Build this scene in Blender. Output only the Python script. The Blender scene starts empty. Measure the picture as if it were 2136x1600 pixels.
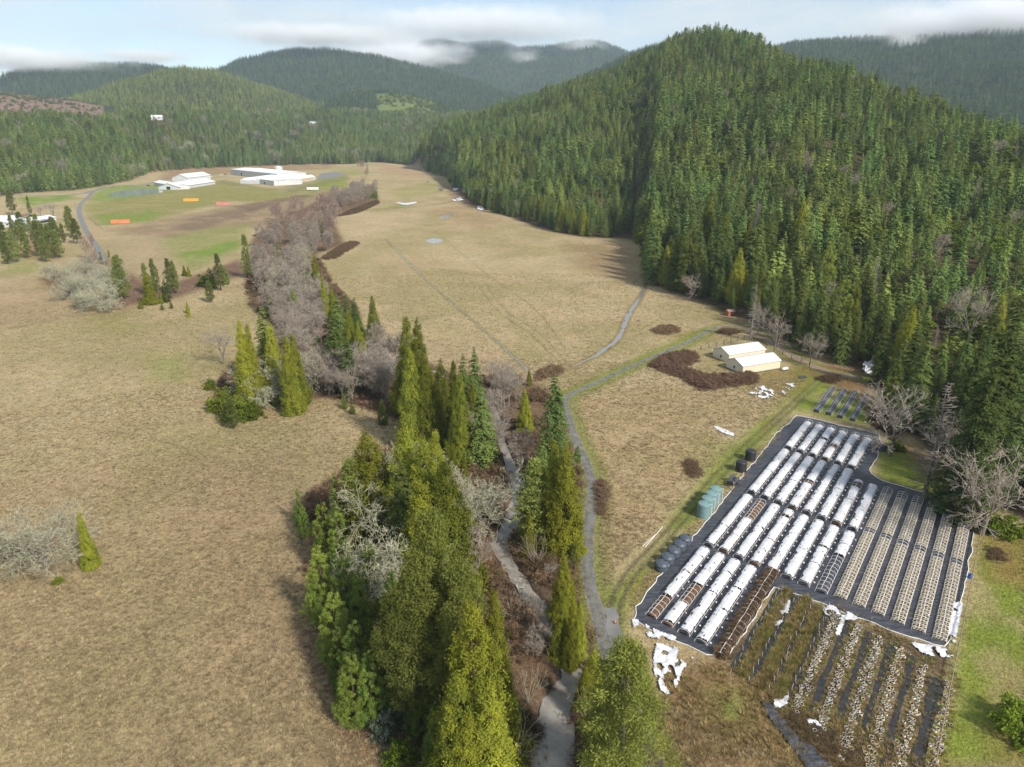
import bpy, math, random
import numpy as np
from mathutils import Vector, Matrix
R = math.radians
rng = np.random.default_rng(7)
random.seed(7)
scene = bpy.context.scene
C = scene.collection

# ------------------------------------------------------------------ camera, sky, sun, exposure
CAM_H, PITCH, FOC = 75.0, R(20.0), 1480.0          # metres, tilt below the horizon, focal length in photo pixels
cam = bpy.data.cameras.new('camera'); camo = bpy.data.objects.new('camera', cam); C.objects.link(camo)
cam.sensor_width = 36.0; cam.lens = 36.0 * FOC / 2136.0
cam.clip_start = 1.0; cam.clip_end = 30000.0
camo.location = (0, 0, CAM_H); camo.rotation_euler = (R(90) - PITCH, 0, 0)
scene.camera = camo

SUN_DIR = Vector((0.63, -0.66, 0.74)).normalized()  # towards the sun: from the right, a little behind the viewer
SUN_EL = math.asin(SUN_DIR.z); SUN_ROT = math.atan2(SUN_DIR.x, SUN_DIR.y)
sl = bpy.data.lights.new('sun', 'SUN'); sl.energy = 4.7; sl.angle = R(7.0); sl.color = (1.0, 0.93, 0.83)
so = bpy.data.objects.new('sun', sl); C.objects.link(so)
so.rotation_euler = (-SUN_DIR).to_track_quat('-Z', 'Y').to_euler()

world = bpy.data.worlds.new('World'); scene.world = world; world.use_nodes = True
nt = world.node_tree; nt.nodes.clear()
def wn(t, **k):
    n = nt.nodes.new(t)
    for a, b in k.items(): setattr(n, a, b)
    return n
w_out = wn('ShaderNodeOutputWorld'); w_bg = wn('ShaderNodeBackground'); w_bg.inputs['Strength'].default_value = 0.11
w_sky = wn('ShaderNodeTexSky', sky_type='NISHITA', sun_disc=False)
w_sky.sun_elevation = SUN_EL; w_sky.sun_rotation = SUN_ROT; w_sky.altitude = 400; w_sky.air_density = 1.0; w_sky.dust_density = 0.4; w_sky.ozone_density = 2.0
w_tc = wn('ShaderNodeTexCoord')
w_map = wn('ShaderNodeMapping'); w_map.inputs['Scale'].default_value = (2.3, 2.3, 9.0); w_map.inputs['Location'].default_value = (0.35, 0.0, 0.3)
w_n = wn('ShaderNodeTexNoise'); w_n.inputs['Scale'].default_value = 1.5; w_n.inputs['Detail'].default_value = 7.0; w_n.inputs['Roughness'].default_value = 0.55; w_n.inputs['Distortion'].default_value = 0.4
w_r = wn('ShaderNodeValToRGB'); w_r.color_ramp.elements[0].position = 0.37; w_r.color_ramp.elements[1].position = 0.62
w_r.color_ramp.elements[0].color = (0.08, 0.08, 0.08, 1)
w_n2 = wn('ShaderNodeTexNoise'); w_n2.inputs['Scale'].default_value = 4.0; w_n2.inputs['Detail'].default_value = 6.0
w_c2 = wn('ShaderNodeValToRGB')
w_c2.color_ramp.elements[0].color = (4.9, 5.5, 5.8, 1); w_c2.color_ramp.elements[1].color = (5.9, 6.1, 6.05, 1)
w_c2.color_ramp.elements[0].position = 0.35; w_c2.color_ramp.elements[1].position = 0.65
w_mix = wn('ShaderNodeMixRGB')
L = nt.links.new
L(w_tc.outputs['Generated'], w_map.inputs['Vector']); L(w_map.outputs[0], w_n.inputs['Vector']); L(w_map.outputs[0], w_n2.inputs['Vector'])
L(w_n.outputs['Fac'], w_r.inputs[0]); L(w_r.outputs[0], w_mix.inputs[0]); L(w_n2.outputs['Fac'], w_c2.inputs[0])
L(w_sky.outputs[0], w_mix.inputs[1]); L(w_c2.outputs[0], w_mix.inputs[2]); L(w_mix.outputs[0], w_bg.inputs[0]); L(w_bg.outputs[0], w_out.inputs[0])

scene.view_settings.view_transform = 'Standard'; scene.view_settings.look = 'None'
scene.view_settings.gamma = 1.0; scene.view_settings.use_curve_mapping = False
scene.view_settings.exposure = 0.45
scene.render.engine = 'CYCLES'
cy = scene.cycles
cy.max_bounces = 7; cy.diffuse_bounces = 2; cy.glossy_bounces = 2; cy.transmission_bounces = 2; cy.volume_bounces = 5
cy.transparent_max_bounces = 4; cy.use_denoising = True; cy.denoising_prefilter = 'ACCURATE'
cy.use_adaptive_sampling = True; cy.adaptive_threshold = 0.01
try: cy.denoising_input_passes = 'RGB_ALBEDO_NORMAL'
except Exception: pass
cy.caustics_reflective = False; cy.caustics_refractive = False
cy.volume_step_rate = 1.0; cy.volume_max_steps = 64

# ------------------------------------------------------------------ photo pixel -> place on the ground
cT, sT = math.cos(PITCH), math.sin(PITCH)
def ray(px, py):
    u = (np.asarray(px, float) - 1068) / FOC; v = (800 - np.asarray(py, float)) / FOC
    return u, cT + v * sT, -sT + v * cT
def G(px, py, z=0.0):
    dx, dy, dz = ray(px, py); t = (z - CAM_H) / dz
    return np.array([dx * t, dy * t])
def G3(px, py, z=0.0):
    g = G(px, py, z); return (float(g[0]), float(g[1]), z)
def GL(pts, z=0.0):
    return np.array([G(a[0], a[1], z) for a in pts])
def az_el(px, py):
    dx, dy, dz = ray(px, py)
    return np.arctan2(dx, dy), dz / np.hypot(dx, dy)

# ------------------------------------------------------------------ noise
def _h(ix, iy, s):
    n = (ix.astype(np.int64) * 374761393 + iy.astype(np.int64) * 668265263 + s * 974711) & 0x7fffffff
    n = ((n ^ (n >> 13)) * 1274126177) & 0x7fffffff
    return ((n ^ (n >> 16)) & 0xffff) / 65535.0
def vnoise(x, y, s=0):
    x = np.asarray(x, float); y = np.asarray(y, float)
    ix = np.floor(x); iy = np.floor(y); fx = x - ix; fy = y - iy
    fx = fx * fx * (3 - 2 * fx); fy = fy * fy * (3 - 2 * fy)
    a = _h(ix, iy, s); b = _h(ix + 1, iy, s); c = _h(ix, iy + 1, s); d = _h(ix + 1, iy + 1, s)
    return (a * (1 - fx) + b * fx) * (1 - fy) + (c * (1 - fx) + d * fx) * fy
def fbm(x, y, s=0, o=4):
    t = 0; a = 0.5; m = 0
    for k in range(o):
        t = t + a * vnoise(np.asarray(x) * 2**k, np.asarray(y) * 2**k, s + k); m += a; a *= 0.5
    return t / m
def sstep(a, b, x):
    t = np.clip((x - a) / (b - a), 0, 1); return t * t * (3 - 2 * t)

# ------------------------------------------------------------------ distances to lines and areas
def d_line(x, y, pts):
    best = np.full(np.shape(x), 1e9)
    for (ax, ay), (bx, by) in zip(pts[:-1], pts[1:]):
        vx, vy = bx - ax, by - ay; l2 = vx * vx + vy * vy + 1e-9
        t = np.clip(((x - ax) * vx + (y - ay) * vy) / l2, 0, 1)
        best = np.minimum(best, np.hypot(x - ax - t * vx, y - ay - t * vy))
    return best
def inside(x, y, pts):
    c = np.zeros(np.shape(x), bool); n = len(pts)
    for i in range(n):
        ax, ay = pts[i]; bx, by = pts[(i + 1) % n]
        if ay == by: continue
        c ^= ((ay > y) != (by > y)) & (x < (bx - ax) * (y - ay) / (by - ay) + ax)
    return c
def area(x, y, pts, soft):                              # 1 inside, fading over SOFT metres
    pts = np.asarray(pts); m = np.zeros(np.shape(x))
    lo = pts.min(0) - soft * 3; hi = pts.max(0) + soft * 3
    s = (x > lo[0]) & (x < hi[0]) & (y > lo[1]) & (y < hi[1])
    if not s.any(): return m
    xs, ys = x[s], y[s]
    d = d_line(xs, ys, list(pts) + [pts[0]]); i = inside(xs, ys, pts)
    m[s] = sstep(-soft, soft, np.where(i, d, -d)); return m
def smooth_line(pts, n=6):
    pts = [np.array(p, float) for p in pts]; out = []
    for i in range(len(pts) - 1):
        p0 = pts[max(i - 1, 0)]; p1 = pts[i]; p2 = pts[i + 1]; p3 = pts[min(i + 2, len(pts) - 1)]
        for k in range(n):
            t = k / n
            out.append(0.5 * (2 * p1 + (p2 - p0) * t + (2 * p0 - 5 * p1 + 4 * p2 - p3) * t * t + (3 * p1 - p0 - 3 * p2 + p3) * t ** 3))
    out.append(pts[-1]); return np.array(out)

# ------------------------------------------------------------------ terrain: the flat valley and the hills round it
class Hill:
    def __init__(s, foot, ridge, tree, end=0.10, fall=0.35, lump=0.0, seed=0):
        f = [az_el(a, b)[0] for a, b in foot]; fr = [float(np.hypot(*G(a, b))) for a, b in foot]
        s.fa = np.array(f); s.fr = np.array(fr); o = np.argsort(s.fa); s.fa = s.fa[o]; s.fr = s.fr[o]
        ra, rd, rz = [], [], []
        for px, py, d in ridge:
            a, e = az_el(px, py); ra.append(a); rd.append(d); rz.append(CAM_H + d * e - tree * 0.8)
        o = np.argsort(ra); s.ra = np.array(ra)[o]; s.rd = np.array(rd, float)[o]; s.rz = np.array(rz)[o]
        s.end = end; s.fall = fall; s.lump = lump; s.seed = seed
    def foot(s, a): return np.interp(a, s.fa, s.fr)
    def dist(s, a): return np.interp(a, s.ra, s.rd)
    def top(s, a):
        z = np.interp(a, s.ra, s.rz)
        return z * sstep(s.ra[0] - s.end, s.ra[0], a) * (1 - sstep(s.ra[-1], s.ra[-1] + s.end * 3, a))
    def h(s, a, r):
        F, D, Z = s.foot(a), s.dist(a), s.top(a)
        t = (r - F) / np.maximum(D - F, 1)
        tt = np.clip(t, 0, 1); up = Z * (0.5 * tt + 0.5 * tt * tt * (3 - 2 * tt))
        if s.lump:
            x = r * np.sin(a); y = r * np.cos(a)
            up = up + s.lump * Z * (fbm(x / 160., y / 160., s.seed, 3) - 0.5) * 4 * tt * (1 - tt)
        k = np.clip((r - D) / (0.6 * np.maximum(D - F, 1) + 200), 0, 1)
        dn = Z * (1 - (1 - s.fall) * k * k * (3 - 2 * k))
        return np.where(r < D, up, dn)
class HillFar(Hill):                                    # foot given as one distance
    def __init__(s, foot_r, ridge, tree, **k):
        super().__init__([(0, 500), (1, 500)], ridge, tree, **k); s.fr[:] = foot_r

TREELINE = [(800, 339), (850, 345), (890, 357), (930, 372), (950, 398), (985, 425), (1020, 440), (1060, 452), (1120, 474), (1180, 490), (1230, 497), (1290, 497), (1330, 503), (1345, 540),
            (1350, 590), (1385, 604), (1430, 617), (1480, 640), (1510, 655), (1560, 672), (1620, 702), (1680, 738), (1740, 760), (1790, 775), (1820, 800),
            (1845, 860), (1890, 905), (1950, 950), (2000, 1000), (2060, 1055), (2136, 1085), (2300, 1130)]
knoll = Hill(TREELINE, [(930, 243, 1350), (1000, 226, 1320), (1040, 212, 1300), (1100, 192, 1280), (1150, 172, 1260), (1200, 157, 1250), (1250, 140, 1240),
             (1290, 124, 1230), (1340, 98, 1220), (1400, 70, 1200), (1440, 58, 1200), (1480, 50, 1200), (1540, 56, 1190), (1580, 68, 1180), (1620, 92, 1180),
             (1680, 130, 1150), (1800, 200, 1100), (1950, 262, 1000), (2136, 290, 900), (2400, 300, 850)], 25, end=0.06, lump=0.16, seed=3)
spur = Hill(TREELINE, [(1260, 380, 840), (1400, 280, 870), (1480, 215, 890), (1520, 185, 900), (1560, 152, 890), (1600, 124, 880), (1650, 112, 880), (1690, 108, 880), (1740, 112, 870), (1790, 133, 850), (1850, 163, 830),
            (1900, 185, 810), (1960, 206, 790), (2040, 224, 760), (2136, 244, 720), (2400, 262, 690)], 24, end=0.10, lump=0.14, seed=9)
WOODFOOT = [(-150, 418), (0, 410), (60, 402), (150, 398), (215, 388), (270, 378), (310, 362), (360, 356), (420, 352), (480, 349), (560, 346), (650, 343), (720, 343), (790, 338),
            (850, 344), (890, 356), (930, 372), (950, 398)]
wood = Hill(WOODFOOT, [(-150, 236, 1500), (0, 233, 1500), (100, 226, 1520), (200, 236, 1560), (300, 226, 1600), (400, 223, 1700), (500, 228, 1850), (600, 226, 2000),
            (700, 221, 2150), (800, 230, 2200), (900, 235, 2200), (1000, 232, 2150), (1100, 232, 2100)], 26, end=0.04, lump=0.15, seed=5)
bare_slope = HillFar(1700, [(-150, 185, 2500), (0, 190, 2500), (60, 197, 2500), (130, 207, 2480), (210, 217, 2450)], 2, end=0.05)
sun_hill = HillFar(1800, [(130, 205, 2800), (180, 187, 2800), (250, 166, 2800), (330, 143, 2800), (380, 136, 2800), (440, 139, 2800), (520, 165, 2780), (600, 190, 2750), (660, 214, 2700)], 22, end=0.04, lump=0.12, seed=11)
mid_knob = HillFar(2000, [(640, 215, 2800), (700, 192, 2800), (760, 182, 2780), (800, 183, 2750), (850, 189, 2700), (900, 201, 2650), (930, 218, 2600)], 20, end=0.04, lump=0.1, seed=12)
left_hill = HillFar(2600, [(-150, 165, 3800), (0, 155, 3800), (60, 131, 3800), (130, 124, 3800), (200, 126, 3800), (270, 124, 3850), (340, 134, 3900), (400, 152, 3900)], 22, end=0.05, lump=0.12, seed=13)
big_hill = HillFar(2500, [(420, 152, 3900), (450, 141, 3900), (500, 119, 3900), (560, 106, 3900), (620, 96, 3900), (680, 96, 3880), (750, 106, 3850), (820, 119, 3800), (870, 133, 3750),
            (940, 149, 3650), (1000, 166, 3500), (1060, 190, 3300)], 22, end=0.05, lump=0.14, seed=14)
cloud_hill = HillFar(3300, [(780, 130, 5300), (850, 108, 5300), (880, 84, 5300), (910, 77, 5300), (970, 86, 5300), (1000, 84, 5300), (1040, 80, 5300), (1080, 94, 5250), (1130, 95, 5200),
            (1200, 81, 5200), (1250, 81, 5150), (1290, 96, 5100), (1340, 118, 5000), (1450, 150, 4900)], 22, end=0.06, lump=0.2, seed=15)
back_ridge = HillFar(1700, [(1150, 190, 2700), (1200, 160, 2700), (1250, 138, 2700), (1300, 112, 2700), (1340, 94, 2700), (1400, 84, 2700)], 22, end=0.05)
right_hill = HillFar(1500, [(1560, 108, 3400), (1620, 92, 3400), (1650, 84, 3400), (1720, 79, 3400), (1800, 74, 3400), (1900, 66, 3400), (2000, 60, 3400), (2136, 50, 3400), (2400, 45, 3400)], 22, end=0.06, lump=0.12, seed=16)
HILLS = [knoll, spur, wood, bare_slope, sun_hill, mid_knob, left_hill, big_hill, cloud_hill, back_ridge, right_hill]

CREEK = smooth_line(GL([(1145, 1680), (1150, 1600), (1162, 1530), (1160, 1480), (1188, 1430), (1194, 1400), (1172, 1345), (1140, 1290), (1092, 1218), (1066, 1180), (1042, 1132), (1056, 1100),
                        (1080, 1050), (1077, 1000), (1062, 960), (1047, 920), (1040, 880), (1020, 840), (960, 800), (880, 760), (780, 720), (690, 660), (640, 600), (600, 540), (560, 500)]))
CREEK_W = np.interp(np.arange(len(CREEK)), np.linspace(0, len(CREEK) - 1, 25), [5.4, 5.2, 4.8, 4.2, 3.4, 2.6, 2.5, 2.4, 2.0, 2.0, 2.4, 2.8, 2.6, 2.2, 2.0, 1.7, 1.5, 1.4, 1.3, 1.2, 1.2, 1.2, 1.2, 1.2, 1.2])
POND = np.array([G(p, q) for p, q in [(223, 407), (235, 402), (262, 397), (290, 394), (315, 394), (330, 396), (341, 400), (325, 404), (290, 408), (255, 411), (232, 411)]])

def hgt(x, y, full=True):
    x = np.asarray(x, float); y = np.asarray(y, float)
    a = np.arctan2(x, y); r = np.hypot(x, y)
    h = np.zeros(x.shape)
    for H_ in HILLS:
        b = H_.h(a, r); h = np.maximum(h, np.where(r > H_.foot(a), b, 0))
    h = h + 7.0 * (fbm(x / 60., y / 60., 21, 3) - 0.5) * sstep(12, 60, h)
    s = (r < 420) & full
    if np.any(s):
        xs, ys = x[s], y[s]
        hs = np.array(h[s]); near = d_line(xs, ys, CREEK[::3])
        q = near < 16
        if q.any():
            d = d_line(xs[q], ys[q], CREEK); k = np.argmin([np.hypot(xs[q] - p[0], ys[q] - p[1]) for p in CREEK], axis=0)
            w = CREEK_W[k]; hs[q] -= 1.3 * np.exp(-(d / (w * 0.62 + 0.3)) ** 4) 
        hs += 0.25 * (fbm(xs / 14., ys / 14., 31, 3) - 0.5) * sstep(10, 22, near) * 0
        h[s] = hs
    return h
def hz(x, y): return float(hgt(np.array([x]), np.array([y]))[0])

# ------------------------------------------------------------------ mesh helpers
def mesh_np(name, V, F, mats, mi=None, tint=None, smooth=False, uvlike=None):
    me = bpy.data.meshes.new(name)
    V = np.asarray(V, np.float32); F = np.asarray(F, np.int32); n = len(F); k = F.shape[1]
    me.vertices.add(len(V)); me.vertices.foreach_set('co', V.ravel())
    me.loops.add(n * k); me.loops.foreach_set('vertex_index', F.ravel())
    me.polygons.add(n); me.polygons.foreach_set('loop_start', np.arange(0, n * k, k, dtype=np.int32))
    try: me.polygons.foreach_set('loop_total', np.full(n, k, np.int32))
    except Exception: pass
    for m in (mats if isinstance(mats, (list, tuple)) else [mats]): me.materials.append(m)
    if mi is not None: me.polygons.foreach_set('material_index', np.asarray(mi, np.int32))
    if tint is not None:
        a = me.attributes.new('tint', 'FLOAT', 'FACE'); a.data.foreach_set('value', np.asarray(tint, np.float32))
    if smooth: me.polygons.foreach_set('use_smooth', np.ones(n, bool))
    me.update(calc_edges=True); me.validate(); return me
class MB:                                               # gathers boxes, tubes, prisms; build() links them as ONE mesh object
    def __init__(s): s.v = []; s.f = []
    def add(s, v, f):
        o = len(s.v); s.v += [tuple(map(float, p)) for p in v]; s.f += [tuple(i + o for i in q) for q in f]
    def box(s, cx, cy, cz, sx, sy, sz, rz=0.0):
        c, n = math.cos(rz), math.sin(rz); v = []
        for z in (-.5, .5):
            for a, b in ((-.5, -.5), (.5, -.5), (.5, .5), (-.5, .5)):
                x, y = a * sx, b * sy; v.append((cx + x * c - y * n, cy + x * n + y * c, cz + z * sz))
        s.add(v, [(3, 2, 1, 0), (4, 5, 6, 7), (0, 1, 5, 4), (1, 2, 6, 5), (2, 3, 7, 6), (3, 0, 4, 7)])
    def tube(s, pts, r, n=6, cap=True):
        pts = [Vector(p) for p in pts]; rs = r if isinstance(r, (list, tuple, np.ndarray)) else [r] * len(pts)
        v = []; f = []
        for i, p in enumerate(pts):
            t = (pts[min(i + 1, len(pts) - 1)] - pts[max(i - 1, 0)]).normalized()
            a = t.cross(Vector((0, 0, 1)) if abs(t.z) < .9 else Vector((1, 0, 0))).normalized(); b = t.cross(a)
            for k in range(n):
                q = 2 * math.pi * k / n; v.append(p + (a * math.cos(q) + b * math.sin(q)) * rs[i])
        for i in range(len(pts) - 1):
            for k in range(n):
                k2 = (k + 1) % n; f.append((i * n + k, i * n + k2, (i + 1) * n + k2, (i + 1) * n + k))
        if cap: f.append(tuple(range(n))[::-1]); f.append(tuple((len(pts) - 1) * n + k for k in range(n)))
        s.add(v, f)
    def lathe(s, prof, n=20, c=(0, 0, 0)):
        v = []; f = []
        for r_, z in prof:
            for k in range(n):
                q = 2 * math.pi * k / n; v.append((c[0] + r_ * math.cos(q), c[1] + r_ * math.sin(q), c[2] + z))
        for i in range(len(prof) - 1):
            for k in range(n):
                k2 = (k + 1) % n; f.append((i * n + k, i * n + k2, (i + 1) * n + k2, (i + 1) * n + k))
        f.append(tuple((len(prof) - 1) * n + k for k in range(n))); f.append(tuple(range(n))[::-1])
        s.add(v, f)
    def mesh(s, name, mat, smooth=False):
        me = bpy.data.meshes.new(name); me.from_pydata(s.v, [], s.f); me.materials.append(mat)
        if smooth: me.polygons.foreach_set('use_smooth', np.ones(len(me.polygons), bool))
        me.update(); return me
    def build(s, name, mat, parent=None, loc=None, rz=0.0, smooth=False):
        return put(name, s.mesh(name, mat, smooth), parent, loc, rz)
def put(name, me, parent=None, loc=None, rz=0.0, scale=None):
    o = bpy.data.objects.new(name, me); C.objects.link(o)
    if parent is not None: o.parent = parent
    if loc is not None: o.location = loc
    if rz: o.rotation_euler = (0, 0, rz)
    if scale is not None: o.scale = scale
    return o
def tag(o, label=None, cat=None, group=None, kind=None):
    if label: o['label'] = label
    if cat: o['category'] = cat
    if group: o['group'] = group
    if kind: o['kind'] = kind
    return o
def empty(name, loc, rz, label, cat, group=None):
    o = bpy.data.objects.new(name, None); C.objects.link(o); o.empty_display_size = 0.5
    o.location = loc; o.rotation_euler = (0, 0, rz); return tag(o, label, cat, group)
def structure(name, me, label, loc=None):
    o = put(name, me, None, loc); o['kind'] = 'structure'; o['label'] = label; o['category'] = name.replace('_', ' '); return o

# ------------------------------------------------------------------ materials
class MT:
    def __init__(s, name):
        s.m = bpy.data.materials.new(name); s.m.use_nodes = True; s.t = s.m.node_tree; s.t.nodes.clear()
        s.out = s.n('ShaderNodeOutputMaterial')
    def n(s, t, **k):
        n = s.t.nodes.new(t)
        for a, b in k.items(): setattr(n, a, b)
        return n
    def l(s, a, b): s.t.links.new(a, b)
    def noise(s, vec, scale, detail=3, rough=0.55):
        n = s.n('ShaderNodeTexNoise'); n.inputs['Scale'].default_value = scale; n.inputs['Detail'].default_value = detail; n.inputs['Roughness'].default_value = rough
        s.l(vec, n.inputs['Vector']); return n.outputs['Fac']
    def ramp(s, fac, stops):
        n = s.n('ShaderNodeValToRGB'); e = n.color_ramp.elements
        while len(e) < len(stops): e.new(0.5)
        for q, (p, c) in zip(e, stops): q.position = p; q.color = (c[0], c[1], c[2], 1) if len(c) == 3 else c
        s.l(fac, n.inputs[0]); return n.outputs[0]
    def mix(s, fac, a, b, mode='MIX'):
        n = s.n('ShaderNodeMixRGB', blend_type=mode)
        for k, q in enumerate((fac, a, b)):
            if isinstance(q, (int, float)): n.inputs[k].default_value = q if k == 0 else (q, q, q, 1)
            elif isinstance(q, tuple): n.inputs[k].default_value = (*q, 1)
            else: s.l(q, n.inputs[k])
        return n.outputs[0]
    def math(s, op, a, b=None, clamp=False):
        n = s.n('ShaderNodeMath', operation=op, use_clamp=clamp)
        for k, q in enumerate((a, b)):
            if q is None: continue
            if isinstance(q, (int, float)): n.inputs[k].default_value = q
            else: s.l(q, n.inputs[k])
        return n.outputs[0]
    def bump(s, h, strength, dist):
        n = s.n('ShaderNodeBump'); n.inputs['Strength'].default_value = strength; n.inputs['Distance'].default_value = dist; s.l(h, n.inputs['Height']); return n.outputs[0]
    def bsdf(s, col, rough=0.8, normal=None, spec=0.3, metal=0.0):
        b = s.n('ShaderNodeBsdfPrincipled')
        if isinstance(col, tuple): b.inputs['Base Color'].default_value = (*col, 1)
        else: s.l(col, b.inputs['Base Color'])
        if isinstance(rough, (int, float)): b.inputs['Roughness'].default_value = rough
        else: s.l(rough, b.inputs['Roughness'])
        b.inputs['Specular IOR Level'].default_value = spec; b.inputs['Metallic'].default_value = metal
        if normal is not None: s.l(normal, b.inputs['Normal'])
        return b.outputs[0]
    def done(s, sh): s.l(sh, s.out.inputs['Surface']); return s.m
def geo_pos(m): return m.n('ShaderNodeNewGeometry').outputs['Position']
def obj_pos(m): return m.n('ShaderNodeTexCoord').outputs['Object']

def mat_plain(name, a, b, scale=3.0, rough=0.7, spec=0.3, bump=0.0, metal=0.0, detail=4):
    m = MT(name); p = obj_pos(m); f = m.noise(p, scale, detail)
    c = m.ramp(f, [(0.3, a), (0.7, b)])
    return m.done(m.bsdf(c, rough, m.bump(f, 0.5, bump) if bump else None, spec, metal))
def mat_foliage(name, dark, light, warm, trans=0.36):
    """needle or leaf sprays: each spray has its own tint, each tree its own hue"""
    m = MT(name); at = m.n('ShaderNodeAttribute', attribute_name='tint').outputs['Fac']
    oi = m.n('ShaderNodeObjectInfo').outputs['Random']
    c = m.ramp(at, [(0.0, dark), (0.55, tuple((x + y) / 2 for x, y in zip(dark, light))), (1.0, light)])
    c = m.mix(m.math('MULTIPLY', oi, 0.55), c, m.mix(0.55, c, warm))
    patch = m.ramp(m.noise(geo_pos(m), .013, 3, .6), [(.48, (0, 0, 0)), (.68, (.6, .6, .6))]); c = m.mix(patch, c, m.mix(.7, c, warm))
    k = m.math('ADD', m.math('MULTIPLY', m.math('FRACT', m.math('MULTIPLY', oi, 17.31)), 0.85), 0.62)
    c = m.mix(1.0, c, m.n('ShaderNodeCombineXYZ').outputs[0], 'MULTIPLY') if False else c
    hv = m.n('ShaderNodeHueSaturation'); hv.inputs['Saturation'].default_value = 1.0; m.l(k, hv.inputs['Value']); m.l(c, hv.inputs['Color']); c = hv.outputs[0]
    d = m.n('ShaderNodeBsdfDiffuse'); m.l(c, d.inputs['Color']); t = m.n('ShaderNodeBsdfTranslucent'); m.l(c, t.inputs['Color'])
    x = m.n('ShaderNodeMixShader'); x.inputs[0].default_value = trans; m.l(d.outputs[0], x.inputs[1]); m.l(t.outputs[0], x.inputs[2])
    return m.done(x.outputs[0])
def mat_bark(name, a, b):
    m = MT(name); p = obj_pos(m); oi = m.n('ShaderNodeObjectInfo').outputs['Random']
    c = m.ramp(m.noise(p, 14, 4), [(0.3, a), (0.7, b)])
    c = m.mix(m.math('MULTIPLY', oi, 0.4), c, m.mix(0.6, c, (0.20, 0.15, 0.125)))
    d = m.n('ShaderNodeBsdfDiffuse'); m.l(c, d.inputs['Color']); return m.done(d.outputs[0])
M = {}
M['cedar'] = mat_foliage('cedar_foliage', (0.084, 0.120, 0.026), (0.310, 0.333, 0.039), (0.354, 0.333, 0.029))
M['fir'] = mat_foliage('fir_foliage', (0.047, 0.083, 0.028), (0.156, 0.230, 0.067), (0.234, 0.252, 0.050))
M['forest'] = mat_foliage('forest_foliage', (0.070, 0.144, 0.047), (0.246, 0.375, 0.114), (0.453, 0.447, 0.086))
M['far_forest'] = mat_foliage('far_forest_foliage', (0.046, 0.096, 0.041), (0.126, 0.208, 0.077), (0.230, 0.265, 0.069))
M['sun_painted_forest'] = mat_foliage('sun_painted_forest_foliage', (0.115, 0.182, 0.042), (0.316, 0.391, 0.089), (0.460, 0.444, 0.078))  # sunlight on the rounded hill put into a brighter foliage colour
M['pine'] = mat_foliage('pine_foliage', (0.084, 0.122, 0.033), (0.233, 0.270, 0.078), (0.243, 0.261, 0.056))
M['olive'] = mat_foliage('olive_pine_foliage', (0.073, 0.094, 0.026), (0.212, 0.235, 0.056), (0.204, 0.219, 0.040))
M['young'] = mat_foliage('young_pine_foliage', (0.066, 0.122, 0.025), (0.220, 0.304, 0.066), (0.309, 0.314, 0.049))
M['madrone'] = mat_foliage('broadleaf_foliage', (0.052, 0.098, 0.013), (0.150, 0.215, 0.023), (0.221, 0.221, 0.026))
M['greyleaf'] = mat_foliage('grey_leaf', (0.055, 0.075, 0.050), (0.17, 0.20, 0.14), (0.13, 0.15, 0.09))
M['bramble'] = mat_foliage('bramble_canes', (0.098, 0.060, 0.041), (0.259, 0.167, 0.115), (0.115, 0.103, 0.034), 0.1)
M['grass'] = mat_foliage('dry_grass', (0.27, 0.205, 0.12), (0.50, 0.405, 0.26), (0.34, 0.295, 0.14), 0.3)
M['weeds'] = mat_foliage('rank_weeds', (0.188, 0.121, 0.060), (0.444, 0.316, 0.168), (0.202, 0.215, 0.047), 0.2)
M['bark'] = mat_bark('brown_bark', (0.05, 0.034, 0.025), (0.13, 0.09, 0.065))
M['grey_bark'] = mat_bark('grey_bark', (0.13, 0.112, 0.095), (0.28, 0.25, 0.215))
M['alder'] = mat_bark('alder_twigs', (0.25, 0.215, 0.175), (0.46, 0.405, 0.34))
M['alder_red'] = mat_bark('reddish_twigs', (0.27, 0.19, 0.15), (0.47, 0.36, 0.30))
M['lichen'] = mat_bark('lichen_twigs', (0.30, 0.30, 0.19), (0.58, 0.57, 0.42))
M['snag'] = mat_bark('dead_wood', (0.17, 0.15, 0.13), (0.32, 0.29, 0.25))
M['willow'] = mat_bark('willow_twigs', (0.22, 0.12, 0.05), (0.42, 0.24, 0.10))

# ------------------------------------------------------------------ foliage geometry (all trees are built one unit high)
def unit(v): return v / (np.linalg.norm(v, axis=-1, keepdims=True) + 1e-9)
def cards(P, N, U, Ln, W):
    N = unit(N); U = unit(U - N * np.sum(U * N, -1, keepdims=True)); S = np.cross(N, U)
    Ln = np.asarray(Ln)[:, None]; W = np.asarray(W)[:, None]; n = len(P)
    V = np.stack([P - U * Ln * .5, P + S * W * .5 - N * W * .18, P + U * Ln * .5, P - S * W * .5 - N * W * .18], 1).reshape(-1, 3)
    return V, np.arange(n * 4).reshape(n, 4)
def trunk_geo(r0, top=0.97, lean=0.0, n=7, seed=0):
    g = np.random.default_rng(seed); zs = np.linspace(0, top, 7); V = []; F = []
    off = np.cumsum(g.normal(0, .0035, (7, 2)), 0); off[0] = 0
    for i, z in enumerate(zs):
        r = r0 * ((1 - z / top) ** 0.8 * 0.94 + 0.06) * (1.35 if i == 0 else 1)
        for k in range(n):
            q = 2 * math.pi * k / n; V.append((off[i, 0] + r * math.cos(q), off[i, 1] + r * math.sin(q), z))
    for i in range(6):
        for k in range(n): F.append((i * n + k, i * n + (k + 1) % n, (i + 1) * n + (k + 1) % n, (i + 1) * n + k))
    return np.array(V), np.array(F)
def rand_dirs(g, n): return unit(g.normal(size=(n, 3)))

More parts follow.
